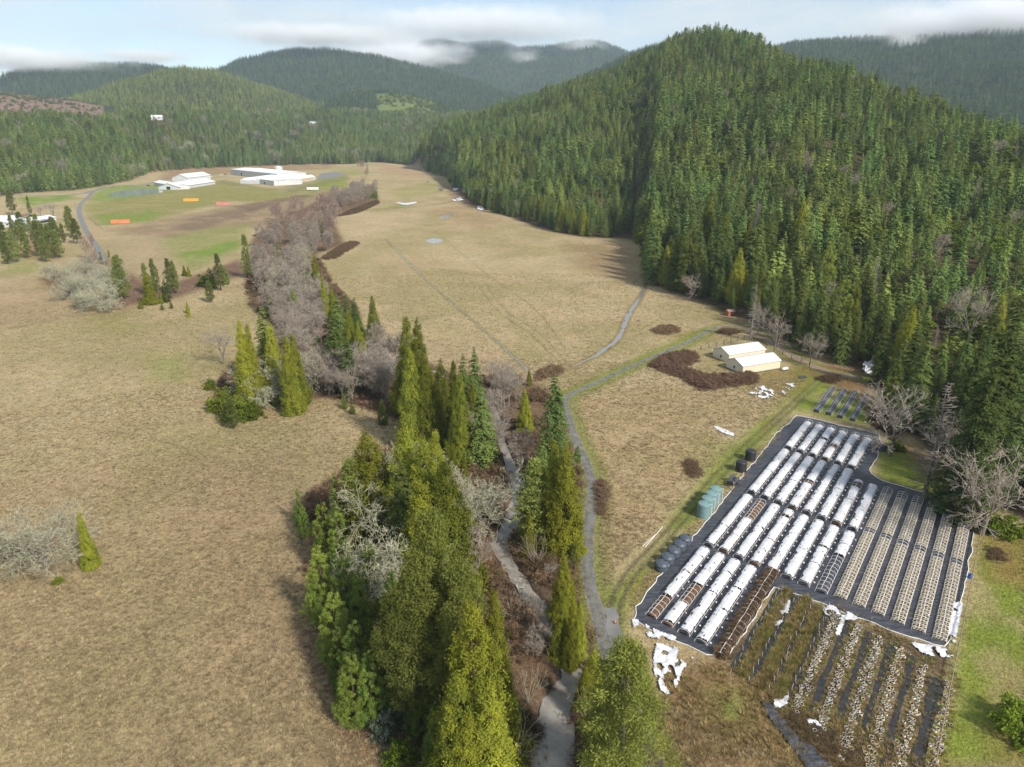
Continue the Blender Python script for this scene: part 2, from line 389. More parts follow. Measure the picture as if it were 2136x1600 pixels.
def cedar_geo(seed, r=0.155, clumps=620, per=60, leaf=0.0158, low=0.0):
    g = np.random.default_rng(seed)
    zt = np.linspace(0, 1, 400)
    prof = 1.22 * r * np.clip(1 - zt, 0, 1) ** 0.86 * np.clip((zt + .03 - low) / .10, 0, 1) ** .6
    cdf = np.cumsum(prof + .008); cdf /= cdf[-1]
    z = np.interp(g.random(clumps), cdf, zt); ph = g.random(clumps) * 2 * np.pi
    lob = 0.70 + 0.55 * vnoise(ph * 1.6 + 9, z * 9, seed) 
    rad = np.interp(z, zt, prof) * lob * np.sqrt(g.uniform(.30, 1.12, clumps))
    Cc = np.stack([rad * np.cos(ph), rad * np.sin(ph), z * .985], -1)
    out = np.stack([np.cos(ph), np.sin(ph), np.zeros(clumps)], -1)
    sc = 0.7 + 0.6 * g.random(clumps) 
    Cr = np.repeat(Cc, per, 0); Or = np.repeat(out, per, 0); Sr = np.repeat(sc * (0.55 + .45 * (1 - z)), per)
    n = len(Cr)
    off = g.normal(size=(n, 3)) * np.array([.015, .015, .022]) * Sr[:, None]
    P = Cr + off + Or * (g.random((n, 1)) * .012)
    U = Or * .55 + np.array([0, 0, .75]) + g.normal(size=(n, 3)) * .45
    N = Or * .8 + np.array([0, 0, .35]) + g.normal(size=(n, 3)) * .45
    V, F = cards(P, N, U, leaf * Sr * g.uniform(.7, 1.3, n), leaf * .55 * Sr * g.uniform(.7, 1.3, n))
    t = np.clip(np.repeat(g.random(clumps) * .7, per) + g.random(n) * .45 - .05, 0, 1)
    return V, F, t
def fir_geo(seed, r=0.17, levels=38, br=8, pts=7, per=6, leaf=0.025, low=0.05, droop=0.55, ragged=0.3):
    g = np.random.default_rng(seed); PP = []; NN = []; UU = []; T = []; S = []
    for i in range(levels):
        f0 = i / (levels - 1); z = low + (0.985 - low) * f0 ** 0.92 + g.normal() * .006
        base = r * (1 - (z - low) / (1 - low)) ** 0.80 * (0.62 + .38 * min(1, (z - low + .02) / .18)) + .010
        for b in range(br if f0 < .85 else max(3, br - 2)):
            ph = g.random() * 6.283; Lb = base * (1 - ragged + 2 * ragged * g.random() * .75)
            o = np.array([math.cos(ph), math.sin(ph), 0]); sd = np.array([-o[1], o[0], 0])
            tb = g.random() * .6
            f = np.repeat(np.linspace(.16, 1, pts), per); n = len(f)
            side = g.uniform(-1, 1, n); wid = Lb * .30 * np.sin(np.clip(f, .05, .97) * np.pi) ** .7
            zz = Lb * (0.30 * f - droop * f * f)
            P = o * (f * Lb)[:, None] + sd * (side * wid)[:, None]; P[:, 2] += z + zz - g.random(n) * .012 * (1 - f0)
            PP.append(P); UU.append(o * .8 + sd * (side * .9)[:, None] + g.normal(size=(n, 3)) * .25 + np.array([0, 0, -.25]))
            NN.append(np.array([0, 0, 1.0]) + o * .35 + g.normal(size=(n, 3)) * .38); T.append(np.clip(tb + f * .25 + g.random(n) * .3, 0, 1)); S.append(np.full(n, .55 + .45 * (1 - f0)))
    P = np.concatenate(PP); N = np.concatenate(NN); U = np.concatenate(UU); t = np.concatenate(T); s = np.concatenate(S)
    V, F = cards(P, N, U, leaf * s * g.uniform(.7, 1.3, len(P)), leaf * .58 * s * g.uniform(.7, 1.3, len(P)))
    return V, F, t
def tuft_geo(seed, centres, rad, per, leaf, wid, up=0.25):
    g = np.random.default_rng(seed); n = len(centres) * per
    Cr = np.repeat(centres, per, 0); D = unit(rand_dirs(g, n) + np.array([0, 0, up])); Rr = np.repeat(rad, per)[:, None]
    P = Cr + D * Rr * g.uniform(.35, 1, (n, 1))
    V, F = cards(P, rand_dirs(g, n) + D * .4, D + g.normal(size=(n, 3)) * .25, leaf * g.uniform(.7, 1.3, n), wid * g.uniform(.7, 1.3, n))
    t = np.clip(np.repeat(g.random(len(centres)) * .65, per) + .35 * (D[:, 2] * .3 + .3) + g.random(n) * .25, 0, 1)
    return V, F, t
def olive_geo(seed, r=0.24, tufts=300, per=100, low=0.16, leaf=.0155):
    g = np.random.default_rng(seed)
    z = low + (0.97 - low) * g.random(tufts) ** 0.9; ph = g.random(tufts) * 6.283
    q = (z - low) / (1 - low); prof = 1.12 * r * np.clip(1.02 - q, 0, 1) ** .62 * np.clip((q + .12) / .34, 0, 1) ** .6
    lob = .55 + .7 * vnoise(ph * 1.3 + 4, z * 6, seed + 2)
    rad = prof * lob * np.sqrt(g.uniform(.12, 1.0, tufts))
    Cc = np.stack([rad * np.cos(ph), rad * np.sin(ph), z], -1)
    return tuft_geo(seed, Cc, .030 + .024 * g.random(tufts), per, leaf, leaf * .30)
def young_geo(seed, r=0.22, tufts=260, per=90, leaf=.019):
    g = np.random.default_rng(seed)
    z = 1 - np.sqrt(g.random(tufts)) * .97; ph = g.random(tufts) * 6.283
    prof = r * (1 - z) ** .62 * np.clip((z + .05) / .2, 0, 1) ** .5
    rad = prof * (.7 + .45 * vnoise(ph * 1.6, z * 7, seed)) * np.sqrt(g.uniform(.3, 1.05, tufts))
    Cc = np.stack([rad * np.cos(ph), rad * np.sin(ph), z * .96 + .01], -1)
    return tuft_geo(seed, Cc, (.030 + .022 * g.random(tufts)) * (.55 + .45 * (1 - z)), per, leaf, leaf * .32, .6)
def shrub_geo(seed, clumps=90, per=26, flat=0.8, leaf=.075):
    g = np.random.default_rng(seed); d = unit(g.normal(size=(clumps, 3))); d[:, 2] = np.abs(d[:, 2])
    rr = g.uniform(.35, 1, clumps) ** .5 * (.65 + .5 * g.random(clumps)) * .52
    Cc = d * rr[:, None] * np.array([1, 1, flat * 1.9]); Cc[:, 2] = np.maximum(Cc[:, 2], .03)
    return tuft_geo(seed, Cc, .09 + .05 * g.random(clumps), per, leaf, leaf * .55, .3)
def tubes(segs, n=3):
    """segs: rows p0(3) p1(3) r0 r1 -> thin n-sided tubes"""
    S = np.asarray(segs); p0, p1, r0, r1 = S[:, :3], S[:, 3:6], S[:, 6:7], S[:, 7:8]
    t = unit(p1 - p0); ref = np.where(np.abs(t[:, 2:3]) < .9, np.array([[0, 0, 1.]]), np.array([[1., 0, 0]])); a = unit(np.cross(t, ref)); b = np.cross(t, a)
    V = []
    for p, r in ((p0, r0), (p1, r1)):
        for k in range(n):
            q = 2 * np.pi * k / n; V.append(p + (a * np.cos(q) + b * np.sin(q)) * r)
    V = np.stack(V, 1).reshape(-1, 3); m = len(S); base = np.arange(m)[:, None] * 2 * n; F = []
    for k in range(n): F.append(base + np.array([[k, (k + 1) % n, n + (k + 1) % n, n + k]]))
    return V, np.concatenate(F)
def bare_geo(seed, kind):
    """leafless tree: (trunk segs), (branch segs)"""
    g = np.random.default_rng(seed); trunk = []; branch = []
    P = dict(oak=dict(trunk=.20, forks=6, spread=1.05, ln=.28, dec=.75, depth=5, kids=(2, 4), r0=.026, gnarl=.34, up=.16),
             alder=dict(trunk=.80, forks=0, spread=.62, ln=.26, dec=.60, depth=3, kids=(3, 5), r0=.013, gnarl=.16, up=.34),
             bush=dict(trunk=.03, forks=12, spread=.62, ln=.40, dec=.62, depth=3, kids=(2, 4), r0=.010, gnarl=.2, up=.25),
             maple=dict(trunk=.26, forks=5, spread=.62, ln=.30, dec=.72, depth=4, kids=(3, 4), r0=.020, gnarl=.2, up=.3))[kind]
    def grow(p, d, ln, r, depth, into):
        n = 2 if depth > 1 else 1; q = p
        for _ in range(n + (depth > 2)):
            d = unit(d + g.normal(size=3) * P['gnarl'] + np.array([0, 0, P['up'] * .3])); e = q + d * ln / (n + (depth > 2))
            into.append((*q, *e, r, r * .8)); r *= .8; q = e
            if depth > 0 and depth < P['depth'] and g.random() < .55:
                grow(q, unit(d + g.normal(size=3) * P['spread'] * .9), ln * P['dec'] * .8, r * .55, depth - 1, branch)
        if depth <= 0:
            if kind != 'bush':
                for _ in range(4 if kind == 'oak' else 3): branch.append((*q, *(q + unit(d + g.normal(size=3) * .8) * ln * g.uniform(.3, .7)), r * .7, r * .4))
            return
        for _ in range(g.integers(*P['kids'])):
            grow(q, unit(d + g.normal(size=3) * P['spread'] * .62), ln * P['dec'] * g.uniform(.75, 1.15), max(r * .62, .0016), depth - 1, branch)
    if kind == 'alder':
        q = np.zeros(3); d = np.array([0, 0, 1.]); N = 13; r = P['r0']
        for i in range(N):
            d = unit(d + g.normal(size=3) * .05 + np.array([0, 0, .25])); e = q + d * .95 / N
            r2 = P['r0'] * (1 - (i + 1) / N) * .93 + .001; trunk.append((*q, *e, r, r2)); r = r2; q = e
            if i > 2:
                for _ in range(4):
                    ph = g.random() * 6.283; s = math.sin(min(1, (i - 1.5) / 6.) * 1.7)
                    grow(q, unit(np.array([math.cos(ph), math.sin(ph), .75 + .3 * g.random()])), P['ln'] * (.45 + .55 * s) * (1 - .62 * i / N), r * .55 + .001, 2, branch)
    else:
        q = np.zeros(3); e = np.array([g.normal() * .01, g.normal() * .01, P['trunk']]); trunk.append((*q, *(e * .5), P['r0'] * 1.25, P['r0'] * 1.05)); trunk.append((*(e * .5), *e, P['r0'] * 1.05, P['r0']))
        for k in range(P['forks']):
            ph = 6.283 * k / P['forks'] + g.normal() * .35; o = np.array([math.cos(ph), math.sin(ph), 0])
            grow(e, unit(o * P['spread'] * .9 + np.array([0, 0, .75 + .3 * g.random()])), P['ln'] * g.uniform(.8, 1.15), P['r0'] * .62, P['depth'] - 1, trunk if kind != 'bush' else branch)
        if kind == 'oak': grow(e, np.array([0, 0, 1.]), P['ln'], P['r0'] * .65, P['depth'] - 1, trunk)
    T = np.array(trunk); B = np.array(branch)
    top = np.percentile(B[:, 5], 99.3); T[:, :8] /= top; B[:, :8] /= top
    B[:, 6:8] = np.maximum(B[:, 6:8], .0019 if kind == 'oak' else .0018)
    return T, B

PROTO = {}
def make_proto(kind, V, F, t, fol, tr, bark, smooth=False):
    cm = mesh_np('crown', V, F, fol, tint=t); tm = mesh_np('trunk', tr[0], tr[1], bark, smooth=True)
    PROTO.setdefault(kind, []).append((cm, tm, (V, F, t, fol, tr, bark)))
for s in range(3):
    make_proto('cedar', *cedar_geo(10 + s, r=(.150, .165, .140)[s]), M['cedar'], trunk_geo(.014, seed=s), M['bark'])
    make_proto('fir', *fir_geo(20 + s, r=(.195, .18, .215)[s]), M['fir'], trunk_geo(.013, seed=s), M['bark'])
    make_proto('young', *young_geo(30 + s), M['young'], trunk_geo(.016, seed=s), M['bark'])
    make_proto('shrub', *shrub_geo(60 + s), M['madrone'], trunk_geo(.03, .4, seed=s), M['bark'])
for s in range(2):
    make_proto('olive', *olive_geo(40 + s), M['olive'], trunk_geo(.015, .93, seed=s), M['grey_bark'])
    make_proto('pine', *olive_geo(50 + s, r=.17, tufts=200, per=46, low=.12, leaf=.026), M['pine'], trunk_geo(.014, .95, seed=s), M['bark'])
    make_proto('greyshrub', *shrub_geo(66 + s), M['greyleaf'], trunk_geo(.03, .4, seed=s), M['bark'])
def bare_proto(kind, geo, seeds, twig, bark):
    for s in seeds:
        T, B = bare_geo(s, geo); V, F = tubes(B); tV, tF = tubes(T, 6)
        cm = mesh_np('branches', V, F, twig); tm = mesh_np('trunk', tV, tF, bark, smooth=True)
        PROTO.setdefault(kind, []).append((cm, tm, (V, F, np.full(len(F), .5), twig, (tV, tF), bark)))
bare_proto('oak', 'oak', (1, 2, 3), M['lichen'], M['grey_bark'])
bare_proto('alder', 'alder', (4, 5, 6), M['alder'], M['grey_bark'])
bare_proto('redalder', 'alder', (7, 8), M['alder_red'], M['grey_bark'])
bare_proto('maple', 'maple', (9, 10), M['alder'], M['grey_bark'])
bare_proto('barebush', 'bush', (11, 12), M['alder'], M['grey_bark'])
bare_proto('palebush', 'bush', (13, 14), M['lichen'], M['grey_bark'])
bare_proto('willow', 'bush', (15,), M['willow'], M['bark'])

NAMES = dict(cedar='cedar_tree', fir='fir_tree', young='young_pine_tree', olive='pine_tree', pine='pine_tree', shrub='evergreen_shrub', greyshrub='grey_shrub', oak='bare_oak_tree',
             alder='bare_alder_tree', redalder='bare_alder_tree', maple='bare_maple_tree', barebush='bare_bush', palebush='bare_bush', willow='willow_bush')
CATS = dict(shrub='shrub', greyshrub='shrub', barebush='bush', palebush='bush', willow='bush')
BARE = ('oak', 'alder', 'redalder', 'maple', 'barebush', 'palebush', 'willow')
_pc = {}
def tree(kind, x, y, h, label, group=None, w=1.0, rz=None, z=None):
    ps = PROTO[kind]; i = _pc.get(kind, 0); _pc[kind] = i + 1; cm, tm, _ = ps[i % len(ps)]
    rz = random.uniform(0, 6.28) if rz is None else rz
    r = empty(NAMES[kind], (x, y, (hz(x, y) if z is None else z) - 0.1), rz, label, CATS.get(kind, 'tree'), group)
    part = 'branches' if kind in BARE else ('foliage' if 'shrub' in kind else 'crown')
    c = put(part, cm, r, scale=(h * w, h * w, h)); t = put('stem' if 'shrub' in kind or 'bush' in NAMES[kind] else 'trunk', tm, r, scale=(h * w, h * w, h))
    return r
def tree_top(kind, px, py, h, label, group=None, w=1.0):     # placed by where its tip stands at height h
    x, y = G(px, py, h); return tree(kind, float(x), float(y), h, label, group, w)

# ------------------------------------------------------------------ the big structure: ground
FIELD_COL = np.array([0.375, 0.302, 0.182])
ROAD = smooth_line(GL([(1400, 1660), (1372, 1600), (1330, 1500), (1295, 1430), (1268, 1365), (1243, 1270), (1226, 1190), (1228, 1100), (1235, 1020), (1226, 975), (1206, 930), (1188, 880), (1180, 832), (1230, 805), (1300, 772), (1380, 737),
                       (1440, 711), (1488, 686), (1530, 678), (1575, 695), (1620, 722), (1680, 757), (1735, 778), (1795, 788)]))
TRACK = smooth_line(GL([(1735, 778), (1702, 800), (1650, 848), (1565, 925), (1500, 990), (1440, 1060), (1380, 1130), (1322, 1190), (1292, 1240), (1278, 1290), (1285, 1365)]))
DITCH = [smooth_line(GL(p)) for p in ([(1352, 575), (1340, 612), (1312, 655), (1290, 705), (1250, 737), (1195, 765)],
                                      [(805, 500), (850, 545), (920, 612), (1000, 680), (1050, 725), (1100, 772)],
                                      [(1090, 640), (1060, 690), (1085, 740)][:0] or [(1010, 690), (1045, 730), (1100, 775)])]
FARMROAD = smooth_line(GL([(-80, 410), (30, 408), (120, 408), (170, 404), (195, 398), (240, 388), (300, 385), (345, 375), (400, 369), (440, 366), (485, 361)], 0))
FARMROAD2 = smooth_line(GL([(195, 398), (183, 412), (168, 426), (165, 440), (172, 465), (185, 490), (205, 520), (215, 545)]))
FARTRACK = smooth_line(GL([(905, 372), (915, 378), (925, 388), (945, 398), (955, 410), (935, 422), (850, 432), (720, 440)]))
# tunnel plot: s along the rows away from the viewer, q across them
PO = np.array([22.3, 94.9]); PD = np.array([0.581, 0.814]); PQ = np.array([0.814, -0.581]); COLW = 2.98; ROW_RZ = math.atan2(PD[1], PD[0])
def plot(c, s):
    return PO + PD * s + PQ * (c * COLW)

def build_ground():
    az = np.radians(np.concatenate([np.linspace(-180, -62, 40)[:-1], np.linspace(-62, -47, 40)[:-1], np.linspace(-47, 47, 660)[:-1], np.linspace(47, 62, 40)[:-1], np.linspace(62, 180, 40)]))
    r = [3.0, 12.0, 25.0, 38.0]; 
    while r[-1] < 7400: r.append(r[-1] * (1.0065 if r[-1] < 330 else (1.010 if r[-1] < 2200 else 1.014)))
    r = np.array(r); A, Rr = np.meshgrid(az, r)
    X = (Rr * np.sin(A)).ravel(); Y = (Rr * np.cos(A)).ravel(); Z = hgt(X, Y)
    na, nr = len(az), len(r); idx = np.arange(na * nr).reshape(nr, na)
    F = np.stack([idx[:-1, :-1], idx[:-1, 1:], idx[1:, 1:], idx[1:, :-1]], -1).reshape(-1, 4)[:, ::-1]
    rr = np.hypot(X, Y); aa = np.arctan2(X, Y)
    # what grows where, with some shade painted into the ground colour
    n1 = fbm(X / 45., Y / 45., 1, 4); n2 = fbm(X / 13., Y / 13., 2, 4); n3 = fbm(X / 5., Y / 5., 3, 3)
    col = np.ones((len(X), 3)) * FIELD_COL
    def blend(c, m):
        m = np.clip(m, 0, 1)[:, None]; col[:] = col * (1 - m) + np.asarray(c) * m
    blend((0.40, 0.34, 0.215), sstep(.52, .72, n2) * .55)
    blend((0.32, 0.24, 0.155), sstep(.50, .70, n1) * .32)
    blend((0.235, 0.215, 0.095), sstep(.47, .66, fbm(X / 38., Y / 38., 8, 4)) * .45)
    blend((0.19, 0.125, 0.08), sstep(.62, .75, n2) * sstep(.5, .7, n3) * .25)
    def px_area(pts, c, k=1.0, soft=6.0, br=0.5):
        m = area(X, Y, GL(pts), soft); m = m * np.clip(1 - br + 2 * br * sstep(.3, .65, n2), 0, 1); blend(c, m * k)
    olive, green, moss = (0.235, 0.225, 0.085), (0.15, 0.235, 0.035), (0.175, 0.225, 0.032)
    px_area([(-60, 640), (300, 650), (500, 640), (520, 760), (380, 800), (100, 760), (-60, 780)], (0.27, 0.235, 0.115), .6, 12)
    px_area([(180, 640), (300, 650), (280, 700), (160, 690)], olive, .6, 8); px_area([(310, 730), (390, 735), (380, 800), (320, 790)], green, .35, 6)
    px_area([(240, 890), (420, 850), (640, 870), (600, 960), (300, 980)], olive, .3, 10)
    px_area([(-80, 1020), (300, 960), (560, 960), (680, 1250), (720, 1680), (-200, 1680)], (0.285, 0.225, 0.125), .62, 14, .25)  # broad cloud shadow over the lower left field, painted as darker ground
    px_area([(400, 960), (640, 930), (640, 1200), (690, 1450), (760, 1560), (520, 1500), (420, 1250)], (0.29, 0.215, 0.135), .7, 10, .3)  # soft shadow of the near grove painted onto the field
    px_area([(620, 1300), (690, 1330), (760, 1480), (900, 1600), (700, 1600), (660, 1440)], (0.16, 0.095, 0.06), .8, 4, .4)
    px_area([(440, 840), (600, 845), (640, 850), (560, 880), (500, 885)], (0.24, 0.17, 0.07), .6, 4)
    px_area([(1480, 690), (1330, 770), (1190, 835), (1180, 815), (1310, 755), (1440, 690)], moss, .6, 2.5)
    px_area([(1360, 700), (1480, 690), (1520, 700), (1480, 720)], (0.22, 0.18, 0.05), .5, 4)
    px_area([(1090, 690), (1190, 700), (1140, 760), (1080, 740)], olive, .55, 6); px_area([(1010, 640), (1100, 660), (1080, 690)], green, .3, 6)
    px_area([(1660, 760), (1790, 800), (1830, 890), (1660, 860), (1560, 960), (1450, 1090), (1330, 1230), (1290, 1300), (1265, 1250), (1330, 1170), (1480, 980), (1640, 820)], moss, .95, 2.5, .45)
    px_area([(1400, 940), (1470, 900), (1540, 930), (1480, 1000)], moss, .45, 3); px_area([(1300, 1230), (1440, 1100), (1400, 1180), (1330, 1300)], (0.20, 0.17, 0.05), .7, 2)
    px_area([(1560, 770), (1680, 770), (1690, 800), (1630, 830), (1560, 810)], (0.20, 0.15, 0.055), .7, 3)
    px_area([(1830, 930), (1860, 910), (1960, 1000), (2050, 1060), (1960, 1040), (1830, 1000)], moss, .9, 2)
    px_area([(2055, 1080), (2136, 1100), (2200, 1300), (2180, 1600), (1940, 1600), (1990, 1370), (2030, 1200)], moss, .92, 2, .55)
    px_area([(2050, 1090), (2136, 1110), (2160, 1230), (2060, 1210)], (0.25, 0.165, 0.07), .75, 3, .5); px_area([(2080, 1380), (2136, 1400), (2160, 1600), (2080, 1600)], (0.20, 0.13, 0.06), .7, 4, .5)
    px_area([(1380, 1370), (1500, 1375), (1660, 1440), (1900, 1560), (1980, 1600), (1990, 1680), (1300, 1680)], (0.215, 0.145, 0.075), .95, 4, .3)
    px_area([(1500, 1372), (1640, 1236), (1800, 1296), (1985, 1362), (1960, 1460), (1900, 1575), (1780, 1520), (1650, 1455)], (0.085, 0.062, 0.040), .9, 1.2, .35)
    px_area([(1480, 1450), (1540, 1440), (1560, 1500), (1500, 1520)], green, .55, 3); px_area([(1640, 1440), (1900, 1540), (1890, 1600), (1720, 1560)], (0.16, 0.17, 0.045), .7, 2)
    px_area([(1200, 840), (1370, 800), (1560, 830), (1470, 950), (1330, 1120), (1245, 1200), (1240, 1000)], (0.34, 0.25, 0.135), .45, 4, .4)
    for pts, w, k in (([(300, 1310), (330, 1400), (350, 1500), (372, 1610)], .35, .5), ([(0, 1390), (200, 1330), (420, 1290), (600, 1320)], .8, .25), ([(60, 880), (250, 900), (470, 960), (640, 1000)], .9, .2), ([(700, 495), (830, 470), (960, 440), (1010, 436)], 1.6, .35), ([(905, 480), (1000, 560), (1110, 640), (1180, 730)], .6, .3),
                      ([(1000, 600), (1040, 650), (1110, 700), (1180, 770)], .5, .4), ([(1015, 595), (1052, 645), (1122, 692), (1192, 768)], .5, .4), ([(1210, 500), (1260, 560), (1320, 570)], .8, .3), ([(0, 690), (130, 665), (300, 640)], 1.2, .4), ([(740, 560), (900, 560), (1100, 590), (1300, 590)], 1.0, .25), ([(1230, 1010), (1300, 960), (1400, 880), (1520, 800)], .5, .3)):
        l_ = smooth_line(GL(pts)); q = rr < 900; m = np.zeros(len(X)); m[q] = 1 - sstep(w * .5, w * 1.3, d_line(X[q], Y[q], l_)); blend((0.13, 0.105, 0.06), m * k * np.clip(.4 + 1.2 * n3, 0, 1))
    # far farm
    px_area([(170, 430), (330, 395), (470, 375), (590, 400), (720, 365), (730, 395), (640, 420), (480, 420), (300, 460), (205, 470)], (0.215, 0.21, 0.07), .9, 10, .3)
    px_area([(195, 402), (230, 388), (345, 386), (350, 398), (260, 416), (185, 422)], green, .8, 8, .3); px_area([(30, 412), (150, 406), (160, 415), (60, 430)], green, .9, 8)
    px_area([(650, 375), (720, 370), (725, 388), (660, 390)], (0.20, 0.24, 0.03), .9, 8); px_area([(200, 448), (330, 440), (330, 462), (210, 470)], green, .6, 7)
    px_area([(230, 480), (480, 430), (700, 400), (720, 420), (560, 470), (330, 500)], (0.25, 0.18, 0.12), .85, 10, .4)
    px_area([(330, 470), (460, 442), (560, 428), (540, 446), (400, 485)], (0.17, 0.125, 0.09), .7, 8, .7); px_area([(480, 430), (640, 405), (660, 410), (520, 440)], (0.13, 0.09, 0.065), .6, 6, .7)
    px_area([(320, 500), (440, 475), (520, 465), (500, 520), (400, 565), (340, 530)], (0.22, 0.235, 0.085), .8, 8, .3); px_area([(370, 530), (500, 500), (500, 518), (380, 548)], green, .8, 5)
    px_area([(220, 500), (330, 490), (380, 560), (300, 580), (230, 545)], (0.33, 0.26, 0.17), .7, 8)
    px_area([(0, 525), (60, 530), (110, 560), (0, 580)], green, .35, 8); px_area([(-60, 590), (200, 600), (280, 650), (-60, 690)], (0.30, 0.22, 0.145), .6, 10)
    px_area([(60, 500), (140, 520), (110, 545), (0, 535)], (0.20, 0.115, 0.06), .6, 6)
    px_area([(790, 340), (850, 350), (900, 366), (880, 372), (790, 358)], (0.35, 0.24, 0.16), .8, 15); px_area([(690, 352), (740, 352), (770, 362), (700, 366)], moss, .5, 10)
    px_area([(810, 395), (900, 378), (925, 400), (840, 420)], moss, .4, 8); px_area([(800, 435), (840, 425), (860, 432), (740, 445)], moss, .6, 6)
    px_area([(700, 445), (800, 440), (900, 440), (860, 470), (720, 500)], (0.42, 0.33, 0.22), .6, 12)
    px_area([(880, 440), (990, 425), (1060, 460), (1000, 480)], (0.27, 0.18, 0.105), .5, 10); px_area([(1180, 510), (1330, 510), (1340, 590), (1200, 560)], (0.22, 0.15, 0.085), .65, 10)  # second area: forest edge's cast shadow painted on the pasture
    px_area([(455, 375), (560, 395), (600, 388), (720, 366), (735, 372), (610, 402), (470, 385)], (0.17, 0.17, 0.08), .7, 8)
    px_area([(350, 352), (450, 348), (560, 345), (700, 343), (690, 352), (480, 360), (330, 378)], (0.27, 0.175, 0.105), .9, 12)
    px_area([(940, 380), (960, 400), (1010, 430), (980, 436), (935, 405)], (0.17, 0.115, 0.075), .8, 6)
    px_area([(1500, 665), (1700, 755), (1800, 770), (1830, 850), (1780, 830), (1660, 765), (1560, 690)], (0.185, 0.105, 0.06), .9, 3, .3)
    px_area([(1690, 800), (1620, 880), (1590, 900), (1660, 830)], (0.26, 0.15, 0.06), .7, 1.5)
    px_area([(1850, 900), (1960, 960), (2060, 1060), (2000, 1040), (1900, 960)], (0.20, 0.135, 0.075), .8, 3, .5)
    # woodland floor
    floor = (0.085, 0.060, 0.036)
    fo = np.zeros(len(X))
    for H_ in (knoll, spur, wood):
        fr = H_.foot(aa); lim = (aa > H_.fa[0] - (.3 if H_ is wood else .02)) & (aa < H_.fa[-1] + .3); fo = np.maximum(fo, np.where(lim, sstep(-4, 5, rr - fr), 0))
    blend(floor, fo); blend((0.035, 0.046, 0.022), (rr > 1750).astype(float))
    blend((0.20, 0.135, 0.105), sstep(10, 30, rr - 1700) * (bare_slope.h(aa, rr) > np.maximum(wood.h(aa, rr), 8)) * (sun_hill.h(aa, rr) < bare_slope.h(aa, rr)) * (left_hill.h(aa, rr) < bare_slope.h(aa, rr)) * (aa < az_el(214, 217)[0]))
    # cleared patch on the middle knob, clearing on the big hill
    def clear(pa, pb, ra, rb, c, soft=40):
        a0, a1 = az_el(*pa)[0], az_el(*pb)[0]
        m = sstep(a0 - .006, a0 + .006, aa) * (1 - sstep(a1 - .006, a1 + .006, aa)) * sstep(ra - soft, ra + soft, rr) * (1 - sstep(rb - soft, rb + soft, rr)); blend(c, m)
    clear((785, 200), (905, 210), 2080, 2720, (0.13, 0.165, 0.045)); clear((862, 205), (918, 215), 2250, 2420, (0.36, 0.21, 0.11), 20)
    clear((1105, 215), (1200, 215), 1010, 1130, (0.13, 0.16, 0.05), 15)
    rip = area(X, Y, GL(RIP), 3.0); blend((0.145, 0.095, 0.062), rip * np.clip(.75 + .5 * n3, 0, 1))
    rip2 = area(X, Y, GL(RIP2), 5.0); blend((0.165, 0.105, 0.075), rip2)
    s = rr < 700
    for line, w, c in ((ROAD, 3.6, (0.17, 0.20, 0.05)), (DITCH[0], 1.6, (0.20, 0.15, 0.07)), (DITCH[1], .9, (0.22, 0.20, 0.09))):
        m = np.zeros(len(X)); m[s] = 1 - sstep(w * .8, w * 1.5, d_line(X[s], Y[s], line)); blend(c, m * .75)
    dk = d_line(X[s], Y[s], CREEK); m = np.zeros(len(X)); m[s] = 1 - sstep(2.0, 4.0, dk); blend((0.13, 0.095, 0.07), m)
    # wheel marks of the grass track
    dt = d_line(X[s], Y[s], TRACK); m[s] = np.exp(-((dt - .85) / .42) ** 2); blend((0.115, 0.098, 0.068), m * .9)
    for line, w, c in ((FARTRACK, 3.0, (0.22, 0.165, 0.11)),):
        q = rr < 1500; m = np.zeros(len(X)); m[q] = 1 - sstep(w * .6, w * 1.4, d_line(X[q], Y[q], line)); blend(c, m * .8)
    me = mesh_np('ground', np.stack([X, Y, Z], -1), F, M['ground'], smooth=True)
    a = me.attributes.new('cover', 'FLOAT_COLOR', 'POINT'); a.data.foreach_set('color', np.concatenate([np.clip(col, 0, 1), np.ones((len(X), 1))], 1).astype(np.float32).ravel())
    structure('ground', me, 'tan winter pasture on the valley floor rising to wooded hills')

RIP = [(1360, 1560), (1300, 1500), (1240, 1390), (1228, 1270), (1212, 1190), (1214, 1100), (1222, 1020), (1200, 940), (1170, 860), (1130, 800), (1080, 790), (1000, 790), (900, 790), (830, 760), (760, 720), (740, 640), (690, 590), (660, 530),
       (720, 510), (690, 450), (790, 420), (780, 385), (700, 400), (640, 430), (570, 460), (525, 500), (515, 560), (518, 635), (560, 670), (600, 700), (560, 740), (480, 765), (450, 830), (560, 845), (690, 830), (780, 855), (850, 880), (900, 900),
       (790, 950), (700, 1000), (620, 1060), (640, 1180), (680, 1320), (700, 1430), (800, 1500), (920, 1600), (940, 1680), (1380, 1680)]
RIP2 = [(90, 590), (150, 560), (200, 520), (250, 560), (330, 600), (420, 570), (500, 540), (520, 570), (430, 600), (360, 625), (260, 640), (160, 630)]
m = MT('ground_cover'); p = geo_pos(m)
base = m.n('ShaderNodeAttribute', attribute_name='cover').outputs['Color']
mp = m.n('ShaderNodeMapping'); mp.inputs['Rotation'].default_value = (0, 0, .5); mp.inputs['Scale'].default_value = (1, 1, .2); m.l(p, mp.inputs['Vector']); p2 = mp.outputs[0]
f1 = m.noise(p2, 1.5, 5, .68); f2 = m.noise(p2, .33, 5, .62); f3 = m.noise(p2, 5.0, 3, .6); f4 = m.noise(p2, .055, 4, .6)
c = m.mix(1.0, base, m.ramp(f1, [(.30, (.60, .58, .54)), (.5, (.97, .97, .97)), (.70, (1.32, 1.32, 1.30))]), 'MULTIPLY')
